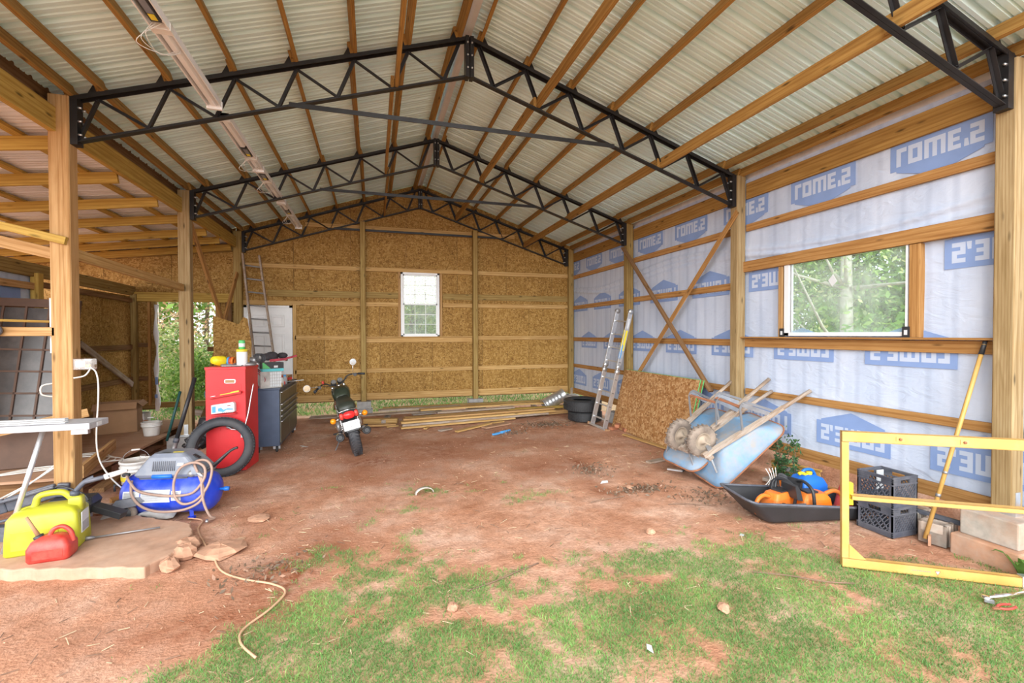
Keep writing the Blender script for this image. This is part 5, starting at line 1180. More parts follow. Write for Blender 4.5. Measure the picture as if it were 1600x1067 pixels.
# dark plastic vehicle trim lying by the post
t = thing('plastic_trim', 'long dark plastic vehicle trim lying against the left post', 'trim part', (-2.95,5.40,0)); b = MB()
P_ = [Vector((-.75,-.10,.24)), Vector((-.30,.0,.36)), Vector((.05,.05,.45)), Vector((.14,.06,.44))]
for a, c in zip(P_, P_[1:]): b.bar(a, c, .05, .13)
b.bar(P_[0]+V(0,-.04,.06), P_[2]+V(0,-.04,.04), .03, .03); q = b.build('shell', 'dark_plastic', t, bevel=.012)
b = MB(); b.loft([rrect(.17,.09,.03,.22,3,.18,.02), rrect(.20,.11,.03,.32,3,.18,.02), rrect(.16,.08,.03,.38,3,.20,.02)], sm=False); b.bar((.35,.0,.28),(.62,-.05,.18),.10,.06); b.tube(spline([(.02,.02,.47),(.12,0,.49),(.30,-.05,.42),(.36,-.08,.36)]), .010, 6); b.build('bracket', 'black_plastic', t, bevel=.008)
b = MB(); b.tube(spline([(-.35,-.12,.22),(-.2,-.16,.27),(-.02,-.14,.26),(.05,-.1,.18)]), .012, 6); b.bar((-.35,-.15,.20),(-.05,-.15,.18),.08,.05); b.bar((-.30,-.12,.10),(.10,-.12,.10),.10,.20); b.build('hose_loop', 'dark_plastic', t)
b = MB(); b.prism([(0,0),(.22,.02),(.30,.06),(.25,.10),(.05,.09)], (-2.55,5.55,.16), (1,.1,.02), (0,.3,1), (0,.03,0)); tag(b.build('rubber_flap', 'dark_plastic'), 'flat grey rubber flap beside the fuel can spout', 'flap')
b = MB(); rgs = []
for k in range(9):
    f = k/8; rgs.append([Vector((-2.62+.62*f, 5.62+.10*math.sin(f*3)+.07*math.cos(a), .045+.035*math.sin(a)+.03*math.sin(f*9+a))) for a in [2*math.pi*j/8 for j in range(8)]])
b.loft(rgs); tag(b.build('grey_rag', 'cloth_grey'), 'crumpled grey rag on the ground beside the compressor wheel', 'rag')
b = MB(); b.tube([(-2.46,5.78,.13),(-2.15,5.72,.17)], .035, 10); tag(b.build('white_tube', 'white_plastic'), 'short white plastic tube beside the compressor', 'tube')
# purple-black mat at the very left edge
b = MB(); b.ball((-3.75,5.65,.36), (.22,.15,.13), n=14, m=8); tag(b.build('dark_bag', 'cloth_dark'), 'dark purple bag at the left edge beside the trim', 'bag')
# aluminium work plank on legs
t = thing('work_platform', 'aluminium work platform with white strips, cut by the left edge', 'work table', (-2.7,4.95,0)); b = MB(); zt = 1.12
b.bb(-1.0,.38,-.16,.14,zt,zt+.055); b.build('deck', 'paper_grey', t, bevel=.006)
b = MB()
for k in range(3): b.bb(-1.0,.18-.04*k,-.10+.075*k,-.045+.075*k,zt+.056,zt+.064+.004*k)
b.build('white_strip', 'paper_white', t); b = MB(); b.bb(.3805,.384,-.05,.02,zt+.012,zt+.045); b.build('label', 'paper_white', t)
MB().tube([(-.02,.0,zt),(-.33,.0,.0)], .02, 10).build('leg', 'aluminium', t)
MB().tube([(-.8,0,zt),(-.98,0,.0)], .02, 10).build('leg', 'aluminium', t)
b = MB(); b.bb(.18,.30,-.02,.02,zt-.06,zt); b.build('leg_bracket', 'galv', t)
# outlet box on the post with its cable
t = thing('outlet_box', 'clear plastic outlet box fixed to the left post', 'outlet', (-2.70,5.57,1.61)); b = MB(); b.bb(-.10,.055,-.05,.05,-.03,.09); b.build('cover', 'clear_plastic', t, bevel=.01); b = MB(); b.bb(-.09,-.035,-.025,.025,.0,.06); b.box((.01,-.02,.01),(.03,.02,.03),mi=1); b.build('socket', ['white_plastic','sticker_yellow'], t)
b = MB(); b.tube(spline([(.03,-.03,.0),(.08,-.03,-.06),(.09,-.02,-.25),(.06,0,-.8),(.10,.10,-1.10),(.24,.25,-1.38),(.42,.30,-1.50),(.55,.30,-1.54)], 8), .007, 8); b.tube(spline([(.03,-.03,-.02),(.0,-.06,-.08),(-.08,-.075,-.10)]), .007, 8); b.build('cable', 'cable_white', t)
b = MB(); b.tube(spline([(-2.965,5.55,1.46),(-3.03,5.50,1.44),(-3.03,5.50,1.36),(-2.965,5.55,1.33)]), .007, 6); tag(b.build('cable_loop', 'cable_white'), 'short white cable loop sticking out of the left post', 'cable')
b = MB()
for k in range(3): b.tube(spline([(-4.4+.1*k,6.6,.325),(-3.9,6.75+.1*k,.33),(-3.3+.1*k,7.1,.325),(-3.6,7.6-.1*k,.33),(-4.3,7.3,.325)], 8), .008, 6)
for k in range(2): b.tube(spline([(-3.55+.06*k,5.7,.30),(-3.3,5.85,.45),(-3.05-.05*k,6.0,.66)], 6), .009, 6)
tag(b.build('white_coil', 'cable_white'), 'loose white cable lying in loops on the plywood floor', 'cable')
# boards nailed to the left posts
tboard('rail_board', 'yellow board nailed across the large left post, upper', 'board', (-4.2,5.49,3.16), (-2.82,5.495,2.83), .04, .075, 'pine_rafter'); tboard('rail_board', 'tan board behind the large left post, just below the yellow one', 'board', (-4.2,5.68,3.02), (-2.90,5.68,2.70), .04, .11, 'pine_post')
tboard('rail_board', 'level pine board fixed to the large left post at mid height', 'board', (-4.3,5.54,1.96), (-2.94,5.54,1.96), .04, .085, 'pine_post')
tboard('tie_board', 'tan board spanning between the two left posts', 'board', (-2.84,5.66,2.73), (-2.90,8.57,2.68), .04, .11, 'pine_light')
t = thing('angle_grinder', 'dark round grinder hanging on the level pine board', 'grinder', (-3.36,5.51,1.97)); b = MB(); b.lathe([(0,-.02),(.05,-.02),(.055,0),(.05,.02),(0,.02)], (0,-.03,0), (0,1,0), 20); b.lathe([(0,-.025),(.02,-.025),(.02,.0),(0,.0)], (0,-.03,0), (0,1,0), 12, mi=1); b.build('disc', ['dark_plastic','galv'], t); MB().bar((0,0,0),(-.25,0,.03),.05,.05).build('body', 'black_plastic', t, bevel=.01)
for a, c, lab in (((-2.86,8.66,3.90),(-2.76,10.6,1.65),'long diagonal brace from the middle post to the rear wall'),((-2.88,11.58,3.30),(-3.02,10.3,1.30),'short diagonal brace crossing the long one by the doorway')): tboard('brace_board', lab, 'brace', a, c, .04, .10, 'pine_girt')
# ---- glazed door leaning in the lean-to
o = Vector((-4.52,7.40,.32)); e1 = Vector((1,-.05,0)).normalized(); e2 = Vector((.02,.16,1)); e2 = (e2-e1*e2.dot(e1)*.55).normalized(); nn = e1.cross(e2).normalized(); e2 = nn.cross(e1).normalized(); th = .035
e1r = e1*math.cos(th)-e2*math.sin(th); e2r = e2*math.cos(th)+e1*math.sin(th)
t = thing('glazed_door', 'old brown many-paned door leaning in the lean-to', 'door', M=axes(o+e1*.05, e1r, e2r, nn)); W_, H_ = 1.18, 2.12; z0_ = .30
b = MB(); b.bb(-W_/2,-W_/2+.09,0,H_,-.02,.02); b.bb(W_/2-.09,W_/2,0,H_,-.02,.02); b.bb(-W_/2,W_/2,H_-.11,H_,-.02,.02); b.bb(-W_/2,W_/2,0,z0_,-.02,.02); b.build('stile_frame', 'brown_door', t, bevel=.004)
nx_, ny_ = 4, 6; pw = (W_-.18)/nx_; ph = (H_-.11-z0_)/ny_
for i in range(1,nx_): MB().bb(-W_/2+.09+i*pw-.012,-W_/2+.09+i*pw+.012,z0_,H_-.11,-.018,.018).build('muntin', 'brown_door', t)
for j in range(1,ny_): MB().bb(-W_/2+.09,W_/2-.09,z0_+j*ph-.012,z0_+j*ph+.012,-.018,.018).build('muntin', 'brown_door', t)
for i in range(nx_):
    for j in range(ny_): MB().bb(-W_/2+.09+i*pw+.012,-W_/2+.09+(i+1)*pw-.012,z0_+j*ph+.012,z0_+(j+1)*ph-.012,-.003,.003).build('pane', 'door_glass', t)
b = MB(); b.bb(-3.05,-3.02,5.665,5.70,1.75,2.29); b.bb(-3.02,-2.94,5.67,5.69,1.75,2.29,1); tag(b.build('window_sash', ['white_vinyl','mirror_glass']), 'narrow white window sash fixed behind the large left post', 'window sash')
tboard('pale_strip', 'thin pale wooden strip across the glazed door', 'strip', (-5.0,7.30,2.13), (-3.95,7.34,2.10), .02, .03, 'pine_rafter')
tboard('panel_board', 'orange board leaning low in front of the glazed door', 'board', (-4.6,6.55,.72), (-3.35,6.9,.98), .03, .10, 'pine_post'); tboard('panel_board', 'wide dark brown board standing behind the work platform', 'board', (-4.8,6.95,.55), (-3.75,7.05,.55), .03, .45, 'brown_door')
# cardboard box
t = thing('cardboard_box', 'open cardboard box behind the left post', 'box', (-4.12,9.35,.312), .25); b = MB()
for a in ((-.28,.28,-.25,-.244,0,.48),(-.28,.28,.244,.25,0,.48),(-.28,-.274,-.25,.25,0,.48),(.274,.28,-.25,.25,0,.48),(-.28,.28,-.25,.25,0,.006)): b.bb(*a)
b.build('carton', 'cardboard', t); b = MB(); b.bar((-.0,-.27,.50),(-.0,-.36,.40),.56,.005); b.bar((.29,0,.49),(.36,0,.42),.5,.005); b.build('flap', 'cardboard', t)
# bricks, sticks and rubble by the doorway
rb = random.Random(9)
for k in range(12):
    t = thing('rubble_brick', 'brick fragment in the rubble pile by the lean-to corner', 'brick', (-4.9+.75*rb.random()+.1, 10.75+.4*rb.random(), .0+(.12 if k > 7 else .0)), rb.random()*3, group='brick rubble'); MB().bb(-.10,.10,-.05,.05,0,.065+.06*rb.random()).build('brick', 'clay_brick', t, bevel=.008)
for k in range(9):
    p = Vector((-4.6+1.4*rb.random(), 10.35+.3*rb.random(), .02+.03*rb.random())); a = rb.uniform(-.4,.4); tboard('rubble_stick', 'grey stick lying in the rubble before the doorway', 'stick', p, p+Vector((math.cos(a)*.7, math.sin(a)*.4, .02)), .025, .02, 'wood_weathered', group='rubble sticks')
# dark vacuum wand leaning at the middle post
t = thing('vacuum_wand', 'dark plastic vacuum wand leaning on the middle left post', 'wand', (-2.86,7.9,0)); b = MB(); A = Vector((-.02,0,.02)); B_ = Vector((.26,.20,1.28)); b.tube([A, A.lerp(B_,.28)], .034, 12); b.build('lower_tube', 'steel_grey', t); b = MB(); b.tube([A.lerp(B_,.27), B_], .028, 12); b.build('upper_tube', 'black_plastic', t); b = MB(); b.tube([A.lerp(B_,.25), A.lerp(B_,.30)], .038, 12); b.build('collar', 'dark_plastic', t)
t = thing('garden_tool', 'dark-handled garden tool leaning behind the wand', 'tool', (-3.05,8.3,.0)); MB().tube([(0,0,.30),(.17,.05,1.05)], .02, 8).build('handle', 'green_cord', t)
b = MB(); b.tube(spline([(-2.72,8.05,.33),(-2.6,8.15,.38),(-2.5,8.2,.30),(-2.58,8.3,.22),(-2.7,8.25,.15),(-2.78,8.15,.25)], 8), .03, 8); tag(b.build('black_hose', 'black_plastic'), 'coiled black hose at the foot of the middle left post', 'hose')
b = MB()
for k in range(7): b.ball((-2.75+.5*rb.random(), 8.0+.7*rb.random(), .06+.08*rb.random()), (.10+.06*rb.random(), .08, .07), n=9, m=6)
o_ = b.build('earth_heap', 'clay_rock'); tag(o_, 'heap of clay clods behind the leaning tyre', 'earth', kind='stuff')
# broken OSB and scrap wood behind the red cabinet
t = thing('broken_panel', 'broken OSB panel standing behind the red cabinet', 'board', M=axes((-2.45,9.35,.0), Vector((1,.10,0)).normalized(), Vector((0,.18,.98)).normalized(), Vector((.1,-.97,.18)).normalized())); b = MB(); b.prism([(-.30,.0),(.30,.0),(.28,1.8),(.20,2.27),(.13,2.30),(.06,2.16),(-.36,2.32),(-.30,1.2)], (0,0,0), (1,0,0), (0,1,0), (0,0,.012)); b.build('panel', 'osb', t)
for p0, p1, w, h, m_, lab in (((-2.95,9.0,.05),(-2.55,9.25,1.25),.05,.09,'pine_brown','brown scrap board leaning steeply behind the red cabinet'),((-2.80,8.9,.02),(-2.42,9.15,.92),.04,.09,'pine_girt','orange scrap board leaning behind the red cabinet'),((-3.1,9.2,.62),(-2.4,9.1,.50),.04,.10,'wood_weathered','grey board lying across the scrap behind the cabinet')): tboard('scrap_board', lab, 'board', p0, p1, w, h, m_)
t = thing('black_drum', 'black plastic drum behind the leaning tyre', 'drum', (-2.55,8.55,0)); b = MB(); b.lathe([(0,0),(.14,0),(.15,.02),(.15,.25),(.16,.26),(.16,.30),(.15,.31),(.15,.55),(.13,.60),(0,.60)], n=24); b.build('barrel', 'black_plastic', t)
tag(MB().tube(ring((-2.27,7.70,1.06), (0.2,1,.0), .085, 20), .012, 8, closed=True).build('green_hose', 'green_cord'), 'loop of green hose hanging at the cabinet\'s left side', 'hose')
# leaning tyre in front of the cabinet
M_ = Matrix.Translation((-2.02,7.24,.375)) @ Vector((.10,-.985,.22)).to_track_quat('Z','Y').to_matrix().to_4x4()
tyre('leaning_tyre', 'bare black tyre leaning against the red cabinet', M_, .405, .16, .285, 'rubber_dusty')
# ---- red cabinet
t = thing('red_cabinet', 'tall red steel cabinet with clutter on top', 'cabinet', (-1.97,7.62,0), -.12); w_, d_, h_ = .26, .24, 1.47; b = MB(); b.bb(-w_,w_,-d_,d_,0,h_); bd = b.build('body', 'red_paint', t, bevel=.008)
b = MB(); b.bb(-w_-.006,w_+.006,-d_-.006,d_+.006,h_-.035,h_+.004); b.build('top_edge', 'red_paint', t, bevel=.004)
y_ = -d_; b = MB(); b.loft([rrect(.075,.030,.025,0,4), rrect(.075,.030,.025,.006,4)], sm=False); b.xform(Matrix.Translation((.06,y_,1.27)) @ Matrix.Rotation(math.pi/2,4,'X')); pl = b.build('name_plate', 'galv', t); b = MB(); b.bb(.0,.12,y_-.0075,y_-.0065,1.25,1.29); b.build('plate_face', 'cardboard', pl)
b = MB(); b.prism([(-.17,.0),(.22,.07),(.20,.18),(-.15,.11)], (0,y_-.004,1.05), (1,0,0), (0,0,1), (0,.004,0)); b.prism([(-.20,-.02),(.22,.055),(.22,.08),(-.20,.005)], (0,y_-.06,1.05), (1,0,0), (0,0,1), (0,.06,0)); sf = b.build('tray_shelf', 'red_paint', t)
b = MB(); b.bar((-.05,y_-.04,1.085),(.10,y_-.04,1.112),.03,.012); b.bar((.09,y_-.045,1.115),(.19,y_-.04,1.135),.02,.02); b.bar((-.17,y_-.05,1.06),(-.11,y_-.05,1.07),.015,.015,mi=1); b.build('brass_fitting', ['sticker_yellow','galv'], sf)
b = MB(); b.prism([(-.16,.0),(.14,.03),(.14,.14),(.12,.165),(-.16,.125)], (0,y_-.07,.82), (1,0,0), (0,0,1), (0,.07,0)); bxr = b.build('wall_box', 'paper_white', t, bevel=.006)
b = MB(); b.prism([(-.145,.02),(-.10,.025),(-.10,.11),(-.145,.105)], (0,y_-.0725,.82), (1,0,0), (0,0,1), (0,.002,0)); b.prism([(-.07,.04),(.0,.03),(.04,.06),(.12,.06),(.12,.075),(.05,.08),(.0,.06),(-.03,.09),(-.07,.08)], (0,y_-.0725,.82), (1,0,0), (0,0,1), (0,.002,0), 1); b.prism([(.05,.11),(.09,.114),(.09,.125),(.05,.121)], (0,y_-.0725,.82), (1,0,0), (0,0,1), (0,.002,0), 2)
for k in range(6): b.prism([(-.02+.025*k,.02),(-.003+.025*k,.02),(-.003+.025*k,.03),(-.02+.025*k,.03)], (0,y_-.0725,.82), (1,0,0), (0,0,1), (0,.002,0), 3)
b.build('box_print', ['sticker_blue','sticker_blue','cloth_red','steel_grey'], bxr)
b = MB(); b.prism([(-.17,-.025),(.15,.0),(.15,.01),(-.17,-.012)], (0,y_-.08,.82), (1,0,0), (0,0,1), (0,.08,0)); b.build('box_ledge', 'red_paint', t)
for xx in (-.12,.08):
    b = MB(); b.prism([(-.07,-.05),(.05,-.05),(.06,.05),(-.06,.03)], (xx,y_-.006,.63), (1,0,0), (0,0,1), (0,.006,0)); b.tube([(xx-.05,y_-.02,.60),(xx-.05,y_-.02,.63)], .018, 10); b.build('latch_plate', 'red_paint', t)
b = MB(); b.bb(.195,.25,y_-.008,y_,.47,.60); b.box((.222,y_-.010,.535),(.03,.004,.08),mi=1); b.box((.222,y_-.012,.50),(.012,.004,.012)); b.build('lock_plate', ['galv','red_paint'], t)
b = MB(); b.tube(spline([(.05,y_-.03,.62),(.10,y_-.05,.60),(.20,y_-.05,.595),(.25,y_-.04,.62),(.29,y_-.0,.80),(.31,y_+.05,1.02),(.33,y_+.1,1.22)], 8), .008, 7); b.tube([(.02,y_-.03,.635),(.08,y_-.03,.61)], .016, 8, mi=1); b.build('lever_cable', ['galv','steel_grey'], t)
# on the cabinet
zt = 1.475
t = thing('yellow_cup', 'yellow plastic scoop lying on the red cabinet', 'scoop', (-2.12,7.52,zt), .3); b = MB(); b.lathe([(0,.10),(.055,.10),(.075,-.06),(.082,-.10),(.078,-.10),(.05,.095),(0,.095)], (0,0,.082), (-.55,-.85,.12), 24); b.build('bowl', 'yellow_plastic', t)
t = thing('tape_roll', 'striped blue and orange tape rolls beside the yellow scoop', 'tape', (-1.99,7.62,zt)); 
for k, m_ in enumerate(('sticker_blue','red_plastic','orange_plastic')): MB().lathe([(.03,-.012),(.065,-.012),(.065,.012),(.03,.012)], (.025*k-.02,.0,.065), (1,-.2,0), 24, closed=True).build('roll', m_, t)
t = thing('spray_bottle', 'white plastic tub with yellow rim on the cabinet', 'tub', (-1.83,7.56,zt)); b = MB(); b.lathe([(0,0),(.066,0),(.07,.005),(.07,.20),(.068,.21)], n=24); b.build('tub', 'white_paint', t); MB().lathe([(.069,.205),(.072,.205),(.072,.24),(0,.243)], n=24).build('rim', 'sticker_yellow', t)
t = thing('drink_can', 'green and white can standing on the white tub', 'can', (-1.83,7.56,zt+.243)); b = MB(); b.lathe([(0,0),(.034,0),(.042,.012),(.042,.115),(.034,.13),(0,.128)], n=20); b.build('can', 'sticker_green', t); b = MB(); b.lathe([(.0425,.035),(.0425,.085)], n=20); b.build('white_band', 'paper_white', t)
b = MB(); b.bar((-2.08,7.50,zt+.02),(-1.90,7.66,zt+.025),.05,.02); b.bar((-2.05,7.44,zt+.012),(-1.80,7.44,zt+.012),.10,.01); tag(b.build('flat_file', 'steel_grey'), 'grey flat tool lying beside the yellow scoop', 'tool')
t = thing('cable_clutter', 'grey coiled cables and parts on the cabinet corner', 'cable', (-1.72,7.72,zt)); b = MB()
b.lathe([(0,0),(.09,0),(.10,.02),(.06,.045),(0,.045)], (-.03,-.12,0), (0,0,1), 20); b.tube([(-.05,.02,.07),(.06,.04,.07)], .045, 12); b.build('motor', 'steel_grey', t); b = MB()
for k in range(3): b.tube(ring((.05+.03*k,.05-.02*k,.10), (.5+.3*k,-1,.2), .06, 16), .012, 6, closed=True)
b.build('coil', 'rubber_dusty', t)
# ---- slate tool chest
t = thing('tool_chest', 'slate-blue rolling tool chest beside the red cabinet', 'tool chest', (-1.66,8.28,0)); W0, W1, D0, D1, Z0, Z1 = -.20, .19, .0, 1.70, .11, 1.03
b = MB(); b.bb(W0,W1,D0,D1,Z0,Z1); b.build('carcass', 'tool_slate', t, bevel=.008)
b = MB(); b.bb(W0-.006,W1+.012,D0-.008,D1+.008,Z1,Z1+.025); b.build('top', 'tool_slate', t, bevel=.005)
dr = [(.80,.995,1),(.70,.795,2),(.61,.695,2),(.52,.605,2),(.16,.515,2)]
for z0_, z1_, n in dr:
    for q in range(n):
        a = D0+.03+(D1-D0-.06)*q/n+.008; c = D0+.03+(D1-D0-.06)*(q+1)/n-.008
        b = MB(); b.bb(W1-.002,W1+.014,a,c,z0_,z1_); dw = b.build('drawer', 'tool_drawer', t, bevel=.003)
        b = MB(); b.bar((W1+.026,a,z1_-.012),(W1+.026,c,z1_-.012),.024,.016); b.build('pull', 'steel_grey', dw)
for xx in (W0+.06, W1-.06):
    for yy in (D0+.08, D1-.08):
        b = MB(); b.lathe([(0,-.018),(.045,-.018),(.05,0),(.045,.018),(0,.018)], (xx,yy,.05), (1,.3,0), 18); cs = b.build('caster', 'rubber', t); b = MB(); b.bar((xx-.025,yy,.05),(xx-.025,yy,.115),.06,.004,(0,1,0)); b.bar((xx+.025,yy,.05),(xx+.025,yy,.115),.06,.004,(0,1,0)); b.bb(xx-.03,xx+.03,yy-.03,yy+.03,.10,.112); b.build('fork', 'galv', cs)
# on the tool chest
zt = 1.056
t = thing('parts_cabinet', 'grey small-parts cabinet with clear drawers on the tool chest', 'organiser', (-1.62,8.42,zt), .55); b = MB(); b.bb(-.18,.14,-.07,.09,0,.27); b.build('case', 'cloth_grey', t, bevel=.004)
for i in range(5):
    for j in range(5): 
        b = MB(); x0_ = -.04+i*.036; z0_ = .02+j*.049; b.bb(x0_,x0_+.031,-.078,-.070,z0_,z0_+.042); b.bb(x0_+.003,x0_+.028,-.084,-.078,z0_+.03,z0_+.04); b.build('small_drawer', 'paper_white', t)
t = thing('router_box', 'black and green box on the small-parts cabinet', 'box', (-1.60,8.44,zt+.271), .45); b = MB(); b.bb(-.17,.15,-.09,.09,0,.045,1); b.bb(-.17,.15,-.09,.09,.045,.145); b.prism([(-.17,.05),(-.17,.145),(-.15,.145),(-.05,.05)], (0,-.0925,0), (1,0,0), (0,0,1), (0,.002,0), 2); b.bb(.0,.06,-.093,-.0905,.06,.095,3); b.build('carton', ['black_plastic','teal_plastic','sticker_green','paper_white'], t)
t = thing('dark_gloves', 'heap of dark cloth on top of the boxes', 'cloth', (-1.58,8.46,zt+.417)); b = MB(); rgn = random.Random(4)
for k in range(9): b.ball((.14*rgn.uniform(-1,1), .08*rgn.uniform(-1,1), .05+.07*rgn.random()), (.06+.03*rgn.random(), .05, .045+.03*rgn.random()), n=9, m=6)
b.build('heap', 'cloth_dark', t); b = MB(); b.bar((-.05,-.06,.03),(.20,-.03,.05),.06,.04); b.bar((.16,.0,.05),(.34,.05,.10),.05,.03); b.build('red_strap', 'cloth_red', t)
for k, (x, y, r0, m_, nm, lab, ct) in enumerate(((-1.84,8.40,.055,'steel_grey','grey_pump','round grey pump standing on the left of the tool chest','pump'),(-1.80,8.58,.05,'cloth_grey','metal_reel','grey metal reel stacked at the back of the tool chest','reel'))):
    t = thing(nm, lab, ct, (x,y,zt)); b = MB(); b.lathe([(0,0),(r0,0),(r0,.10),(r0*.6,.12),(r0*.6,.2),(r0*1.1,.22),(r0*1.1,.30),(0,.31)], n=20); b.build('case', m_, t); b = MB(); b.lathe([(.02,-.015),(r0*1.2,-.015),(r0*1.2,.015),(.02,.015)], (0,-.04,.38), (.3,-1,.1), 20, closed=True); b.bb(-.03,.03,-.06,-.02,.29,.35); b.build('reel', 'aluminium', t)
b = MB()
for k in range(3): b.tube(spline([(-1.78,8.30+.02*k,zt+.01),(-1.86+.03*k,8.28,zt+.12),(-1.80,8.30,zt+.25+.04*k),(-1.72+.02*k,8.30,zt+.15),(-1.76,8.30,zt+.02)], 6), .006, 6)
tag(b.build('red_cable', 'cloth_red'), 'red test cable looped on the tool chest', 'cable')
for k, (x, y, lab, m_) in enumerate(((-1.52,8.75,'white plastic bottle among the tools on the chest','white_plastic'),(-1.50,8.95,'clear jar of screws on the chest','paper_grey'),(-1.60,8.95,'grey tin behind the white bottle','galv'))):
    t = thing('small_bottle', lab, 'bottle', (x,y,zt)); MB().lathe([(0,0),(.04,0),(.04,.10),(.022,.13),(.022,.15),(0,.15)], n=16).build('bottle', m_, t); MB().lathe([(.0235,.135),(.0235,.165),(0,.166)], n=16).build('cap', 'sticker_blue' if k else 'red_plastic', t)
t = thing('wood_block', 'small tan wood block on the chest\'s front corner', 'block', (-1.52,8.50,zt), .2); MB().bb(-.06,.06,-.03,.05,0,.06).build('block', 'pine_light', t, bevel=.004)
b = MB(); b.bar((-1.56,9.1,zt+.06),(-1.40,9.0,zt+.10),.04,.04); b.bar((-1.50,9.05,zt+.03),(-1.20,9.0,zt+.06),.012,.012,mi=1); b.bar((-1.62,9.2,zt+.03),(-1.50,8.85,zt+.03),.05,.05); tag(b.build('red_clamp', ['red_plastic','galv']), 'red bar clamp jutting over the chest\'s edge', 'clamp')
t = thing('chest_tray', 'open cardboard tray of tools at the rear of the tool chest', 'tray', (-1.62,9.4,zt)); b = MB(); b.bb(-.14,.14,-.2,.2,0,.01); b.bb(-.14,-.13,-.2,.2,0,.12); b.bb(.13,.14,-.2,.2,0,.12); b.bb(-.14,.14,-.2,-.19,0,.12); b.bb(-.14,.14,.19,.2,0,.12); b.build('tray', 'cardboard', t)
# ---- wooden ladder at the back door
t = thing('extension_ladder', 'tall wooden-coloured ladder leaning by the back door', 'ladder', (-2.4,11.0,0)); b0, b1 = Vector((.10,.0,.0)), Vector((.52,.0,.0)); t0, t1 = Vector((-.33,.42,3.72)), Vector((.0,.42,3.68))
for a, c in ((b0,t0),(b1,t1)): MB().bar(a, c, .035, .085, (0,1,0)).build('rail', 'wood_weathered', t)
for k in range(12):
    f = .06+k*.079; MB().tube([b0.lerp(t0,f), b1.lerp(t1,f)], .017, 8).build('rung', 'steel_grey', t)
# ---- sticks, twigs and litter on the clay
def sticks(name, label, cat, spots, mat, seed, rad=.005):
    r = random.Random(seed)
    for k, (x, y, L_, a) in enumerate(spots):
        P_ = [Vector((x+L_*f*math.cos(a)+r.uniform(-.02,.02), y+L_*f*math.sin(a)+r.uniform(-.02,.02), rad+.006*r.random())) for f in (0,.35,.7,1)]
        tag(MB().tube(spline(P_, 5), rad, 6).build(name, mat), label[k] if isinstance(label, list) else label, cat, None if isinstance(label, list) else name)
sticks('fallen_stick', ['long dark stick lying in the middle of the grass','thin stick lying on the clay at right centre','short twig near the cord at lower left','curved stick left of the sled','thin stick on the grass left of the yellow frame'], 'stick', [(.66,3.36,.70,.33),(2.35,4.75,.5,.1),(-1.0,4.25,.25,-.5),(3.15,4.45,.55,-.35),(2.9,2.95,.7,-.55)], 'twig', 3)
t = thing('bark_piece', 'curved strip of bark on the grass tuft at centre', 'bark', (.58,5.62,0), .2); b = MB(); vv = []
for k in range(9):
    a = math.pi*k/8; vv += [(-.11*math.cos(a), -.03, .07*math.sin(a)+.004), (-.11*math.cos(a), .03, .07*math.sin(a)+.004)]
b.add(vv, [(2*i,2*i+1,2*i+3,2*i+2) for i in range(8)], 0, True); b.build('strip', 'bark_pale', t, solid=.008)
for k, (x, y, s, lab, m_) in enumerate(((2.85,5.35,.06,'white paper scrap on the dark clay track at right centre','paper_white'),(1.6,2.42,.035,'tiny white paper triangle in the front grass','paper_white'),(-1.15,8.6,.07,'white paper scrap on the clay beside the tool chest','paper_white'),(3.35,3.55,.04,'white scrap at the grass edge right of centre','paper_white'))):
    t = thing('paper_scrap', lab, 'litter', (x,y,.006), k*1.3); b = MB(); b.prism([(-s,-.3*s),(.7*s,-.5*s),(s,.3*s),(-.2*s,.6*s)], (0,0,0), (1,0,.1), (0,1,.15), (0,0,.003)); b.build('scrap', m_, t)
rr = np.random.default_rng(77); n = 2600; x = rr.uniform(-2.4,4.8,n); y = rr.uniform(2.6,10.5,n); keep = ~((x < -1.4) & (y > 7.2)); x, y = x[keep], y[keep]; clus = vnoise(x, y, .7, 55) > rr.uniform(-.5,.9,len(x)); x, y = x[clus], y[clus]
b = MB()
for k in range(len(x)):
    a = rr.uniform(0,6.28); l = rr.uniform(.02,.09); z = float(ground_z(x[k:k+1], y[k:k+1])[0])+.004; d = Vector((math.cos(a)*l, math.sin(a)*l, rr.uniform(-.002,.02))); b.bar((x[k],y[k],z), Vector((x[k],y[k],z))+d, .004, .003, mi=int(rr.integers(0,2)))
tag(b.build('straw_litter', ['straw','twig']), 'scattered straw and twig bits over the clay', 'litter', kind='stuff')
n = 700; b = MB(); x = rr.uniform(-2.3,4.8,n); y = rr.uniform(2.8,10,n)
for k in range(n):
    s = rr.uniform(.003,.011); z = float(ground_z(x[k:k+1], y[k:k+1])[0]); b.box((x[k],y[k],z+s*.25), (s*rr.uniform(.8,1.6),s,s*.7), Matrix.Rotation(rr.uniform(0,3),3,'Z') @ Matrix.Rotation(rr.uniform(-.5,.5),3,'X'))
tag(b.build('clay_pebbles', 'clay_rock'), 'small clay pebbles scattered over the barn floor', 'pebbles', kind='stuff')

pts = []
rl2 = np.random.default_rng(5)
for cx, cy, rx, ry, n in ((3.5,9.15,.5,.25,420),(3.15,4.95,.35,.15,260),(3.75,4.5,.3,.2,200),(2.9,5.9,.3,.25,160),(-.9,4.15,.3,.2,120),(2.55,8.6,.3,.2,140)):
    q = rl2.normal(size=(n,2)); pts += [(cx+a*rx*.6, cy+c*ry*.6, .006+.01*abs(z)) for (a, c), z in zip(q, rl2.normal(size=n))]
lo = leaves('dry_leaves', 'leaf_litter', pts, .022, None, 9); tag(lo, 'drifts of small dry leaves on the clay', 'leaf litter', kind='stuff')

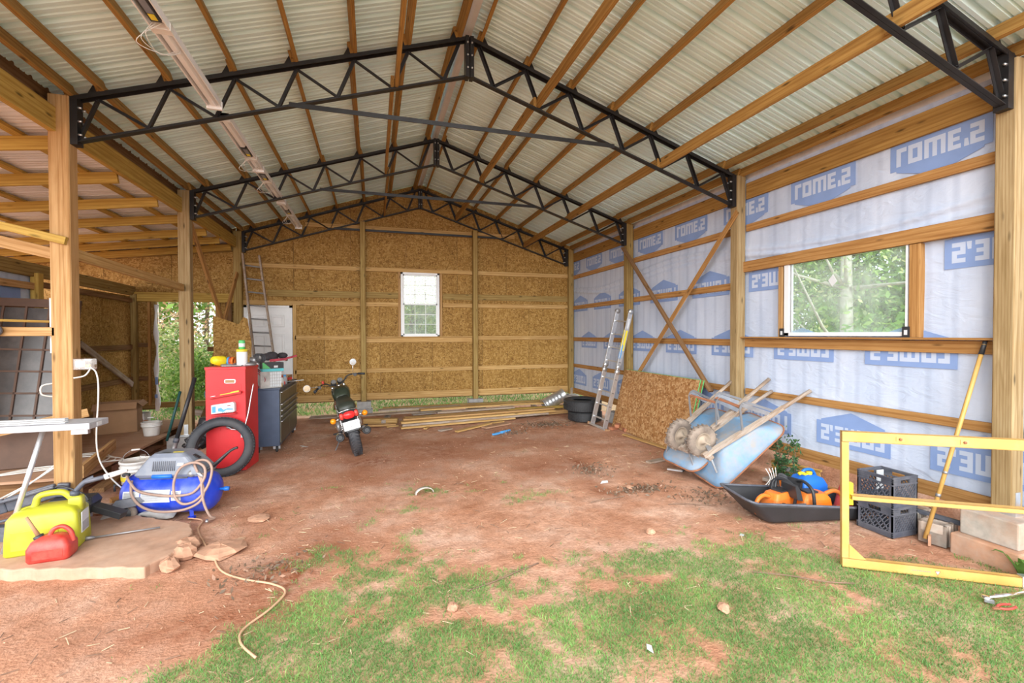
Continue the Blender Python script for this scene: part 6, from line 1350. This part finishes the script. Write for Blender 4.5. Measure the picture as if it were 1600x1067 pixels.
# ================================================================== MOTORCYCLE  (x forward, y left, z up; leaning on its side stand)
lean = math.radians(-13); head = math.radians(97)
Mm = Matrix.Translation((-.24,7.78,0)) @ Matrix.Rotation(head, 4, 'Z') @ Matrix.Rotation(lean, 4, 'X') @ Matrix.Scale(1.06, 4)
t = thing('motorcycle', 'dark green motorcycle with amber indicators, seen from behind', 'motorcycle', M=Mm)
def wheel(cx, R, w, rim, steer=0):
    b = MB(); c = Vector((cx,0,R))
    b.lathe([(rim,-w*.40),(rim+.012,-w*.46),(R-.05,-w*.5),(R-.018,-w*.36),(R-.003,-w*.15),(R,0),(R-.003,w*.15),(R-.018,w*.36),(R-.05,w*.5),(rim+.012,w*.46),(rim,w*.40)], c, (0,1,0), 48)
    for k in range(40):
        a = 2*math.pi*k/40
        for s in (-1,1): b.box(c+Vector(((R-.006)*math.cos(a+.03*s), s*w*.22, (R-.006)*math.sin(a+.03*s))), (.02,w*.36,.016), Matrix.Rotation(-a, 3, 'Y') @ Matrix.Rotation(s*.5, 3, 'X'))
    o = b.build('tyre', 'rubber_dusty', t)
    b = MB(); b.lathe([(rim+.004,-w*.42),(rim-.012,-w*.38),(rim-.016,0),(rim-.012,w*.38),(rim+.004,w*.42)], c, (0,1,0), 36); b.build('rim', 'chrome', o)
    b = MB(); b.lathe([(0,-.07),(.05,-.07),(.055,-.03),(.04,0),(.055,.03),(.05,.07),(0,.07)], c, (0,1,0), 18)
    for k in range(20):
        a = 2*math.pi*k/20+.1; s = 1 if k % 2 else -1; b.tube([c+Vector((.05*math.cos(a+.5),s*.05,.05*math.sin(a+.5))), c+Vector(((rim-.012)*math.cos(a),s*.012,(rim-.012)*math.sin(a)))], .0028, 4)
    b.build('spokes', 'galv', o); return o
wheel(0, .315, .15, .215); wheel(1.42, .325, .095, .24)
b = MB(); b.tube(spline([(0,.085,.32),(.25,.09,.34),(.52,.08,.36)]), .022, 8); b.tube(spline([(0,-.085,.32),(.25,-.09,.34),(.52,-.08,.36)]), .022, 8); b.build('swingarm', 'black_steel', t)
for s in (-1,1):
    b = MB(); b.tube([(.02,s*.12,.36),(.12,s*.12,.68)], .012, 8); b.build('shock', 'chrome', t)
    b = MB(); 
    pth = [Vector((.035+.075*k/60, s*.12+.026*math.cos(k*.9), .42+.20*k/60)) + Vector((.026*math.sin(k*.9),0,0)) for k in range(61)]; b.tube(pth, .006, 5); b.build('shock_spring', 'chrome', t)
b = MB(); b.tube(spline([(.52,.08,.36),(.56,.10,.60),(.30,.11,.72),(-.05,.10,.70),(-.18,.0,.70),(-.05,-.10,.70),(.30,-.11,.72),(.56,-.10,.60),(.52,-.08,.36)], 6), .016, 8); b.tube(spline([(.56,.08,.62),(.85,.06,.80),(1.10,.02,.86)]), .018, 8); b.tube(spline([(.56,-.08,.62),(.85,-.06,.80),(1.10,-.02,.86)]), .018, 8); b.tube(spline([(1.10,0,.80),(1.02,.0,.5),(.95,.0,.22),(.6,.0,.20),(.52,.0,.36)]), .02, 8); b.build('frame', 'black_steel', t)
b = MB()
ss = [((-.16),.10,.74,.05),(-.10,.125,.765,.07),(.05,.135,.775,.075),(.22,.13,.765,.07),(.36,.12,.775,.075),(.50,.10,.80,.07),(.56,.07,.80,.05)]
def sect(x, hw_, zc_, hz): return [Vector((x, hw_*math.copysign(abs(math.cos(a))**.7, math.cos(a)), zc_+hz*math.copysign(abs(math.sin(a))**.7, math.sin(a)))) for a in [2*math.pi*k/16 for k in range(16)]]
b.loft([sect(*q) for q in ss]); b.build('seat', 'seat_green', t)
b = MB(); b.loft([sect(*q) for q in ((.50,.09,.83,.05),(.58,.13,.86,.10),(.75,.145,.885,.12),(.92,.13,.885,.11),(1.04,.08,.875,.07),(1.08,.04,.87,.04))]); tk = b.build('fuel_tank', 'tank_green', t); b = MB(); b.lathe([(0,0),(.035,0),(.03,.015),(0,.018)], (.80,0,1.0), (0,0,1), 16); b.build('fuel_cap', 'chrome', tk)
b = MB(); b.bb(.10,.42,.11,.13,.52,.70); b.bb(.10,.42,-.13,-.11,.52,.70); b.build('side_cover', 'tank_green', t, bevel=.01)
b = MB(); b.bb(.58,.95,-.15,.15,.26,.50); b.loft([sect(.60,.11,.52,.04), sect(.72,.12,.62,.06), sect(.85,.12,.66,.06), sect(.95,.10,.60,.05)]); eng = b.build('engine', 'steel_grey', t, bevel=.02)
b = MB()
for k in range(7): b.bb(.68,.94,-.135,.135,.50+k*.028,.510+k*.028)
for s in (-1,1): b.lathe([(0,0),(.09,0),(.085,.03),(.04,.05),(0,.05)], (.70,s*.15,.36), (0,s,0), 20)
b.build('engine_fins', 'aluminium', eng)
for s in (-1,1):
    b = MB(); b.tube(spline([(.95,s*.08,.56),(1.08,s*.10,.48),(1.05,s*.13,.28),(.85,s*.15,.20),(.45,s*.17,.24),(.25,s*.185,.30)], 8), .02, 10); b.build('exhaust_pipe', 'chrome', t)
    b = MB(); b.lathe([(.022,.0),(.05,.05),(.06,.1),(.06,.52),(.05,.55),(.03,.55),(.028,.45),(0,.44)], (.32,s*.19,.285), (-1,0,.16), 20); mf = b.build('muffler', 'chrome', t); b = MB(); b.lathe([(.036,0),(.060,0),(.060,.014),(.036,.014)], (-.225,s*.19,.374), (-1,0,.16), 20, closed=True); b.lathe([(0,.002),(.034,.002)], (-.225,s*.19,.374), (-1,0,.16), 20); b.build('muffler_tip', 'black_steel', mf)
# rear fender, lamp, plate, indicators
b = MB(); rg = []
for k in range(11):
    a = math.radians(55+k*8.5); rg.append([Vector((.335*math.cos(a)*1.08, .075*c, .315+.40*math.sin(a)*.95-.02*abs(c))) for c in (-1,-.6,0,.6,1)])
vv = [p for q in rg for p in q]; b.add(vv, [(i*5+j,i*5+j+1,i*5+j+6,i*5+j+5) for i in range(10) for j in range(4)], 0, True); b.build('rear_fender', 'black_plastic', t, solid=.005)
b = MB(); b.loft([sect(-.14,.10,.675,.055), sect(-.25,.135,.675,.065), sect(-.275,.13,.675,.06)]); lt = b.build('lamp_housing', 'black_plastic', t); b = MB(); b.loft([sect(-.27,.082,.675,.058), sect(-.315,.074,.675,.050)]); b.build('tail_lens', 'brake_red', lt)
b = MB()
for s in (-1,1): b.loft([[p+V(0,s*.105,0) for p in sect(-.265,.03,.675,.052)], [p+V(0,s*.10,0) for p in sect(-.295,.026,.675,.044)]])
b.build('side_lens', 'red_plastic', lt)
pm = Matrix.Translation((-.36,0,.535)) @ Matrix.Rotation(.15,4,'Y'); b = MB(); b.box((0,0,0),(.004,.225,.125)); glyphs(b, (-.0026,.07,-.025), (0,-1,0), (0,0,1), 6, .022, .055, .006, 1, None, 12); glyphs(b, (-.0026,.06,.035), (0,-1,0), (0,0,1), 9, .008, .012, .005, 1, None, 5); b.xform(pm); b.build('licence_plate', ['paper_white','steel_grey'], t); b = MB(); b.box((.006,0,-.01),(.006,.18,.15)); b.box((.06,0,.06),(.12,.06,.02)); b.xform(pm); b.build('plate_bracket', 'black_plastic', t)
for s in (-1,1):
    b = MB(); b.tube([(-.10,s*.08,.62),(-.14,s*.20,.62)], .009, 8); q = b.build('indicator_stem', 'chrome', t); b = MB(); b.lathe([(0,.035),(.035,.03),(.042,.0),(.038,-.02),(.02,-.035),(0,-.04)], (-.15,s*.225,.62), (1,0,0), 18); b.build('indicator_lens', 'amber', q)
b = MB(); b.tube(spline([(-.15,-.12,.72),(.1,-.145,.74),(.3,-.14,.70)]), .009, 8); b.tube(spline([(-.15,.12,.72),(.1,.145,.74),(.3,.14,.70)]), .009, 8); b.tube(spline([(-.15,-.12,.72),(-.20,0,.74),(-.15,.12,.72)]), .009, 8); b.build('grab_rail', 'chrome', t)
# front end, turned a little to the left
S0 = Vector((1.12,0,.88)); SR = Matrix.Rotation(math.radians(14), 4, Vector((-.42,0,1)).normalized())
def fr(p): return S0+(SR @ (Vector(p)-S0).to_4d()).to_3d() if 0 else S0+(SR.to_3x3() @ (Vector(p)-S0))
b = MB()
for s in (-1,1): b.tube([fr((1.40,s*.10,.34)), fr((1.10,s*.10,.98))], .022, 10)
b.build('fork', 'chrome', t)
b = MB(); b.lathe([(0,.10),(.05,.10),(.085,.03),(.095,-.05),(.09,-.06),(0,-.07)], fr((1.24,0,.86)), (SR.to_3x3() @ Vector((-1,0,0))), 22); b.build('headlight', 'black_steel', t)
for s in (-1,1):
    b = MB(); b.lathe([(0,.0),(.045,0),(.05,.03),(.048,.06),(.04,.062),(0,.058)], fr((1.12,s*.055,1.02)), (SR.to_3x3() @ Vector((-.75,0,.66))), 18); g_ = b.build('gauge', 'black_plastic', t); b = MB(); b.lathe([(0,.0635),(.038,.0635)], fr((1.12,s*.055,1.02)), (SR.to_3x3() @ Vector((-.75,0,.66))), 18); b.lathe([(.038,.063),(.047,.063)], fr((1.12,s*.055,1.02)), (SR.to_3x3() @ Vector((-.75,0,.66))), 18, mi=1); b.build('gauge_face', ['steel_grey','chrome'], g_)
hb = [(.90,.42,1.03),(1.0,.34,1.06),(1.08,.20,1.08),(1.08,.08,1.0),(1.08,-.08,1.0),(1.08,-.20,1.08),(1.0,-.34,1.06),(.90,-.42,1.03)]
b = MB(); b.tube([fr(p) for p in spline(hb, 6)], .012, 8); hbo = b.build('handlebar', 'black_steel', t)
for s in (-1,1):
    b = MB(); b.tube([fr((.98,s*.355,1.056)), fr((.89,s*.43,1.028))], .019, 10); b.build('grip', 'rubber', hbo)
    b = MB(); b.box(fr((1.02,s*.31,1.06)), (.06,.05,.05)); b.tube([fr((1.05,s*.31,1.06)), fr((1.0,s*.42,1.04))], .006, 6); b.build('lever', 'black_plastic', hbo)
    m0 = fr((1.03,s*.28,1.07)); m1 = fr((1.06,s*.40,1.27 if s < 0 else 1.13)) if 0 else fr((1.06,s*.36,1.27)); 
    if s > 0: m1 = fr((1.0,.50,1.12))
    b = MB(); b.tube(spline([m0, (m0+m1)/2+V(.02,0,.0), m1]), .005, 6); ms = b.build('mirror_stem', 'chrome', hbo)
    b = MB(); b.lathe([(0,.012),(.05,.010),(.058,0),(.055,-.012),(0,-.014)], m1, (SR.to_3x3() @ Vector((1,0,.05))), 20); b.lathe([(0,-.0145),(.05,-.0145)], m1, (SR.to_3x3() @ Vector((1,0,.05))), 20, mi=1); b.build('mirror', ['white_paint','mirror_glass'], t)
b = MB(); b.tube([fr((1.07,.22,1.09)), fr((1.07,.22,1.14))], .02, 8); b.build('reservoir', 'red_plastic', t)
b = MB()
for k in range(4): b.tube(spline([fr((1.05,.25-.15*k,1.06)), fr((1.12,.1-.06*k,.98)), (1.02,.05-.03*k,.80)]), .005, 6)
b.build('control_cable', 'black_plastic', t)
rg = []; b = MB()
for k in range(11):
    a = math.radians(30+k*11); rg.append([fr(Vector((1.42+.36*math.cos(a), .06*c, .325+.36*math.sin(a)-.015*abs(c)))) for c in (-1,-.6,0,.6,1)])
b.add([p for q in rg for p in q], [(i*5+j,i*5+j+1,i*5+j+6,i*5+j+5) for i in range(10) for j in range(4)], 0, True); b.build('front_fender', 'chrome', t, solid=.004)
for s in (-1,1):
    b = MB(); b.tube([(.50,s*.12,.30),(.50,s*.27,.30)], .014, 8); b.build('foot_peg', 'rubber', t)
b = MB(); b.tube([(.55,.14,.25),(.42,.30,.06),(.40,.33,.045)], .011, 8); b.build('side_stand', 'steel_grey', t)

# ================================================================== OUTSIDE
def tree(label, loc, h, cr, n, mat='leaf_green', bark='bark', seed=1, low=.25, size=.09, trunk_r=.10, name='leafy_tree', cat='tree', dens=1.0):
    t = thing(name, label, cat, loc); r = np.random.default_rng(seed)
    b = MB(); lean = r.uniform(-.3,.3,2)
    path = [Vector((lean[0]*k*k*.1*h*.1, lean[1]*k*k*.1*h*.1, h*k/6)) for k in range(6)]
    b.tube(path, [trunk_r*(1-.13*k) for k in range(6)], 8)
    tips = []
    for k in range(int(10*dens)):
        q = r.integers(1,6); st = path[q]; a = r.uniform(0,6.28); L_ = cr*r.uniform(.5,1.0); e = st+Vector((math.cos(a)*L_, math.sin(a)*L_, r.uniform(.1,.7)*L_+.1)); mid = (st+e)/2+Vector((0,0,-.08*L_))
        b.tube([st, mid, e], [trunk_r*.35, trunk_r*.2, trunk_r*.08], 5); tips += [mid, e, (mid+e)/2]
    b.build('trunk', bark, t)
    C_ = []
    for k in range(26):
        c = tips[r.integers(0,len(tips))]; C_.append((c[0]+r.normal()*cr*.25, c[1]+r.normal()*cr*.25, max(low*h*.5, c[2]+r.normal()*cr*.25)))
    for k in range(10): C_.append((r.normal()*cr*.4, r.normal()*cr*.4, h*r.uniform(low,1)))
    C_ = np.array(C_); idx = r.integers(0,len(C_),n); p = C_[idx]+r.normal(size=(n,3))*cr*.22; p[:,2] = np.maximum(p[:,2], .02)
    o = leaves('foliage', mat, p, size, t, seed+5); o['kind'] = 'stuff'
    return t
# behind the back wall, seen through window and doorway
tree('bright green shrub seen through the open doorway', (-5.4,15.2,0), 2.0, 1.0, 5000, 'leaf_pale', seed=3, low=.05, size=.05, trunk_r=.03, name='leafy_shrub', cat='shrub')
tree('low tangled shrub beyond the doorway sill', (-4.6,14.0,0), 1.1, .8, 3500, 'leaf_green', seed=4, low=.0, size=.05, trunk_r=.02, name='leafy_shrub', cat='shrub')
tree('dry grey brush behind the doorway', (-6.6,17.5,0), 3.6, 1.6, 2500, 'dry_leaf', 'bark_pale', seed=6, low=.1, size=.06, trunk_r=.05, name='dry_brush', cat='shrub', dens=3)
tree('tall thin tree standing beyond the doorway', (-5.9,19.5,0), 7, 2.0, 4200, 'leaf_pale', 'bark', seed=7, size=.10)
tree('wide leafy tree left of the doorway view', (-8.6,19,0), 7, 2.6, 9000, 'leaf_green', seed=8, size=.12)
tree('pale young tree behind the back window', (1.3,17.5,0), 7, 2.0, 11000, 'leaf_pale', seed=9, size=.07, low=.1)
tree('darker bushy tree behind the back window', (3.4,21,0), 8.5, 3.0, 14000, 'leaf_green', seed=10, size=.12, low=.1)
tree('pale tree far behind the back window at left', (-.2,22,0), 9, 3.0, 14000, 'leaf_pale', 'bark_pale', seed=12, size=.12, low=.1)
# beyond the right wall, seen through the wide window
tree('grey-trunked tree close outside the wide window', (9.2,7.0,0), 8.5, 2.4, 3500, 'leaf_pale', 'bark_pale', seed=13, size=.05, trunk_r=.14, low=.3, dens=2)
tree('dense green tree outside the wide window', (11.8,9.2,0), 8, 3.0, 26000, 'leaf_green', seed=14, size=.07, low=.08)
tree('second dense tree beyond the wide window', (12.6,6.6,0), 8, 3.0, 26000, 'leaf_green', seed=15, size=.07, low=.08)
tree('darker tree far beyond the wide window', (15.5,11.5,0), 9, 3.5, 13000, 'leaf_dark', seed=16, size=.13, low=.05)
tree('tall tree at the far right outside', (15.5,5.2,0), 9, 3.5, 13000, 'leaf_green', seed=17, size=.13, low=.05)
# ---- grass
def grass(name, label, n, xr, yr, hgt, wid, seed, maskpow=1.0, near=None):
    r = np.random.default_rng(seed); x = r.uniform(*xr, n*4); y = r.uniform(*yr, n*4)
    mk = grass_mask(x, y)**maskpow
    if near: mk = mk*np.clip(near/np.hypot(x, y), .25, 1)
    keep = r.uniform(0,1,n*4) < mk; x = x[keep][:n]; y = y[keep][:n]; n = len(x)
    z = ground_z(x, y)-.004; h = hgt*r.uniform(.45,1.25,n); a = r.uniform(0,6.283,n); w = wid*r.uniform(.7,1.3,n); ln = h*r.uniform(.3,1.4,n); d = r.uniform(0,6.283,n)
    cx, sx = np.cos(a)*w/2, np.sin(a)*w/2; dx, dy = np.cos(d)*ln, np.sin(d)*ln
    v = np.stack([np.stack([x-cx,y-sx,z],1), np.stack([x+cx,y+sx,z],1), np.stack([x+cx*.7+dx*.4,y+sx*.7+dy*.4,z+h*.65],1), np.stack([x-cx*.7+dx*.4,y-sx*.7+dy*.4,z+h*.65],1), np.stack([x+dx,y+dy,z+h*.95],1)],1).reshape(-1,3)
    i = np.arange(n)*5; f4 = np.stack([i,i+1,i+2,i+3],1).tolist(); f3 = np.stack([i+3,i+2,i+4],1).tolist()
    me_ = bpy.data.meshes.new(name); me_.from_pydata(v.tolist(), [], f4+f3); me_.materials.append(MAT['grass_blade'])
    tn = np.clip(.45+.35*vnoise(x, y, .3, seed+3)+r.normal(0,.22,n), 0, 1)
    at_ = me_.attributes.new('tint', 'FLOAT', 'POINT'); at_.data.foreach_set('value', np.repeat(tn,5).astype(np.float32))
    o = bpy.data.objects.new(name, me_); COL.objects.link(o); return tag(o, label, 'grass', kind='stuff')
grass('worn_grass', 'patchy short green grass growing in the red clay at the front', 150000, (-3,5.4), (1.5,6.6), .028, .0042, 41, 1.1, 3.2)
grass('outside_grass', 'light green lawn outside behind the back wall and side wall', 26000, (-9,9), (11.95,19), .09, .02, 42)
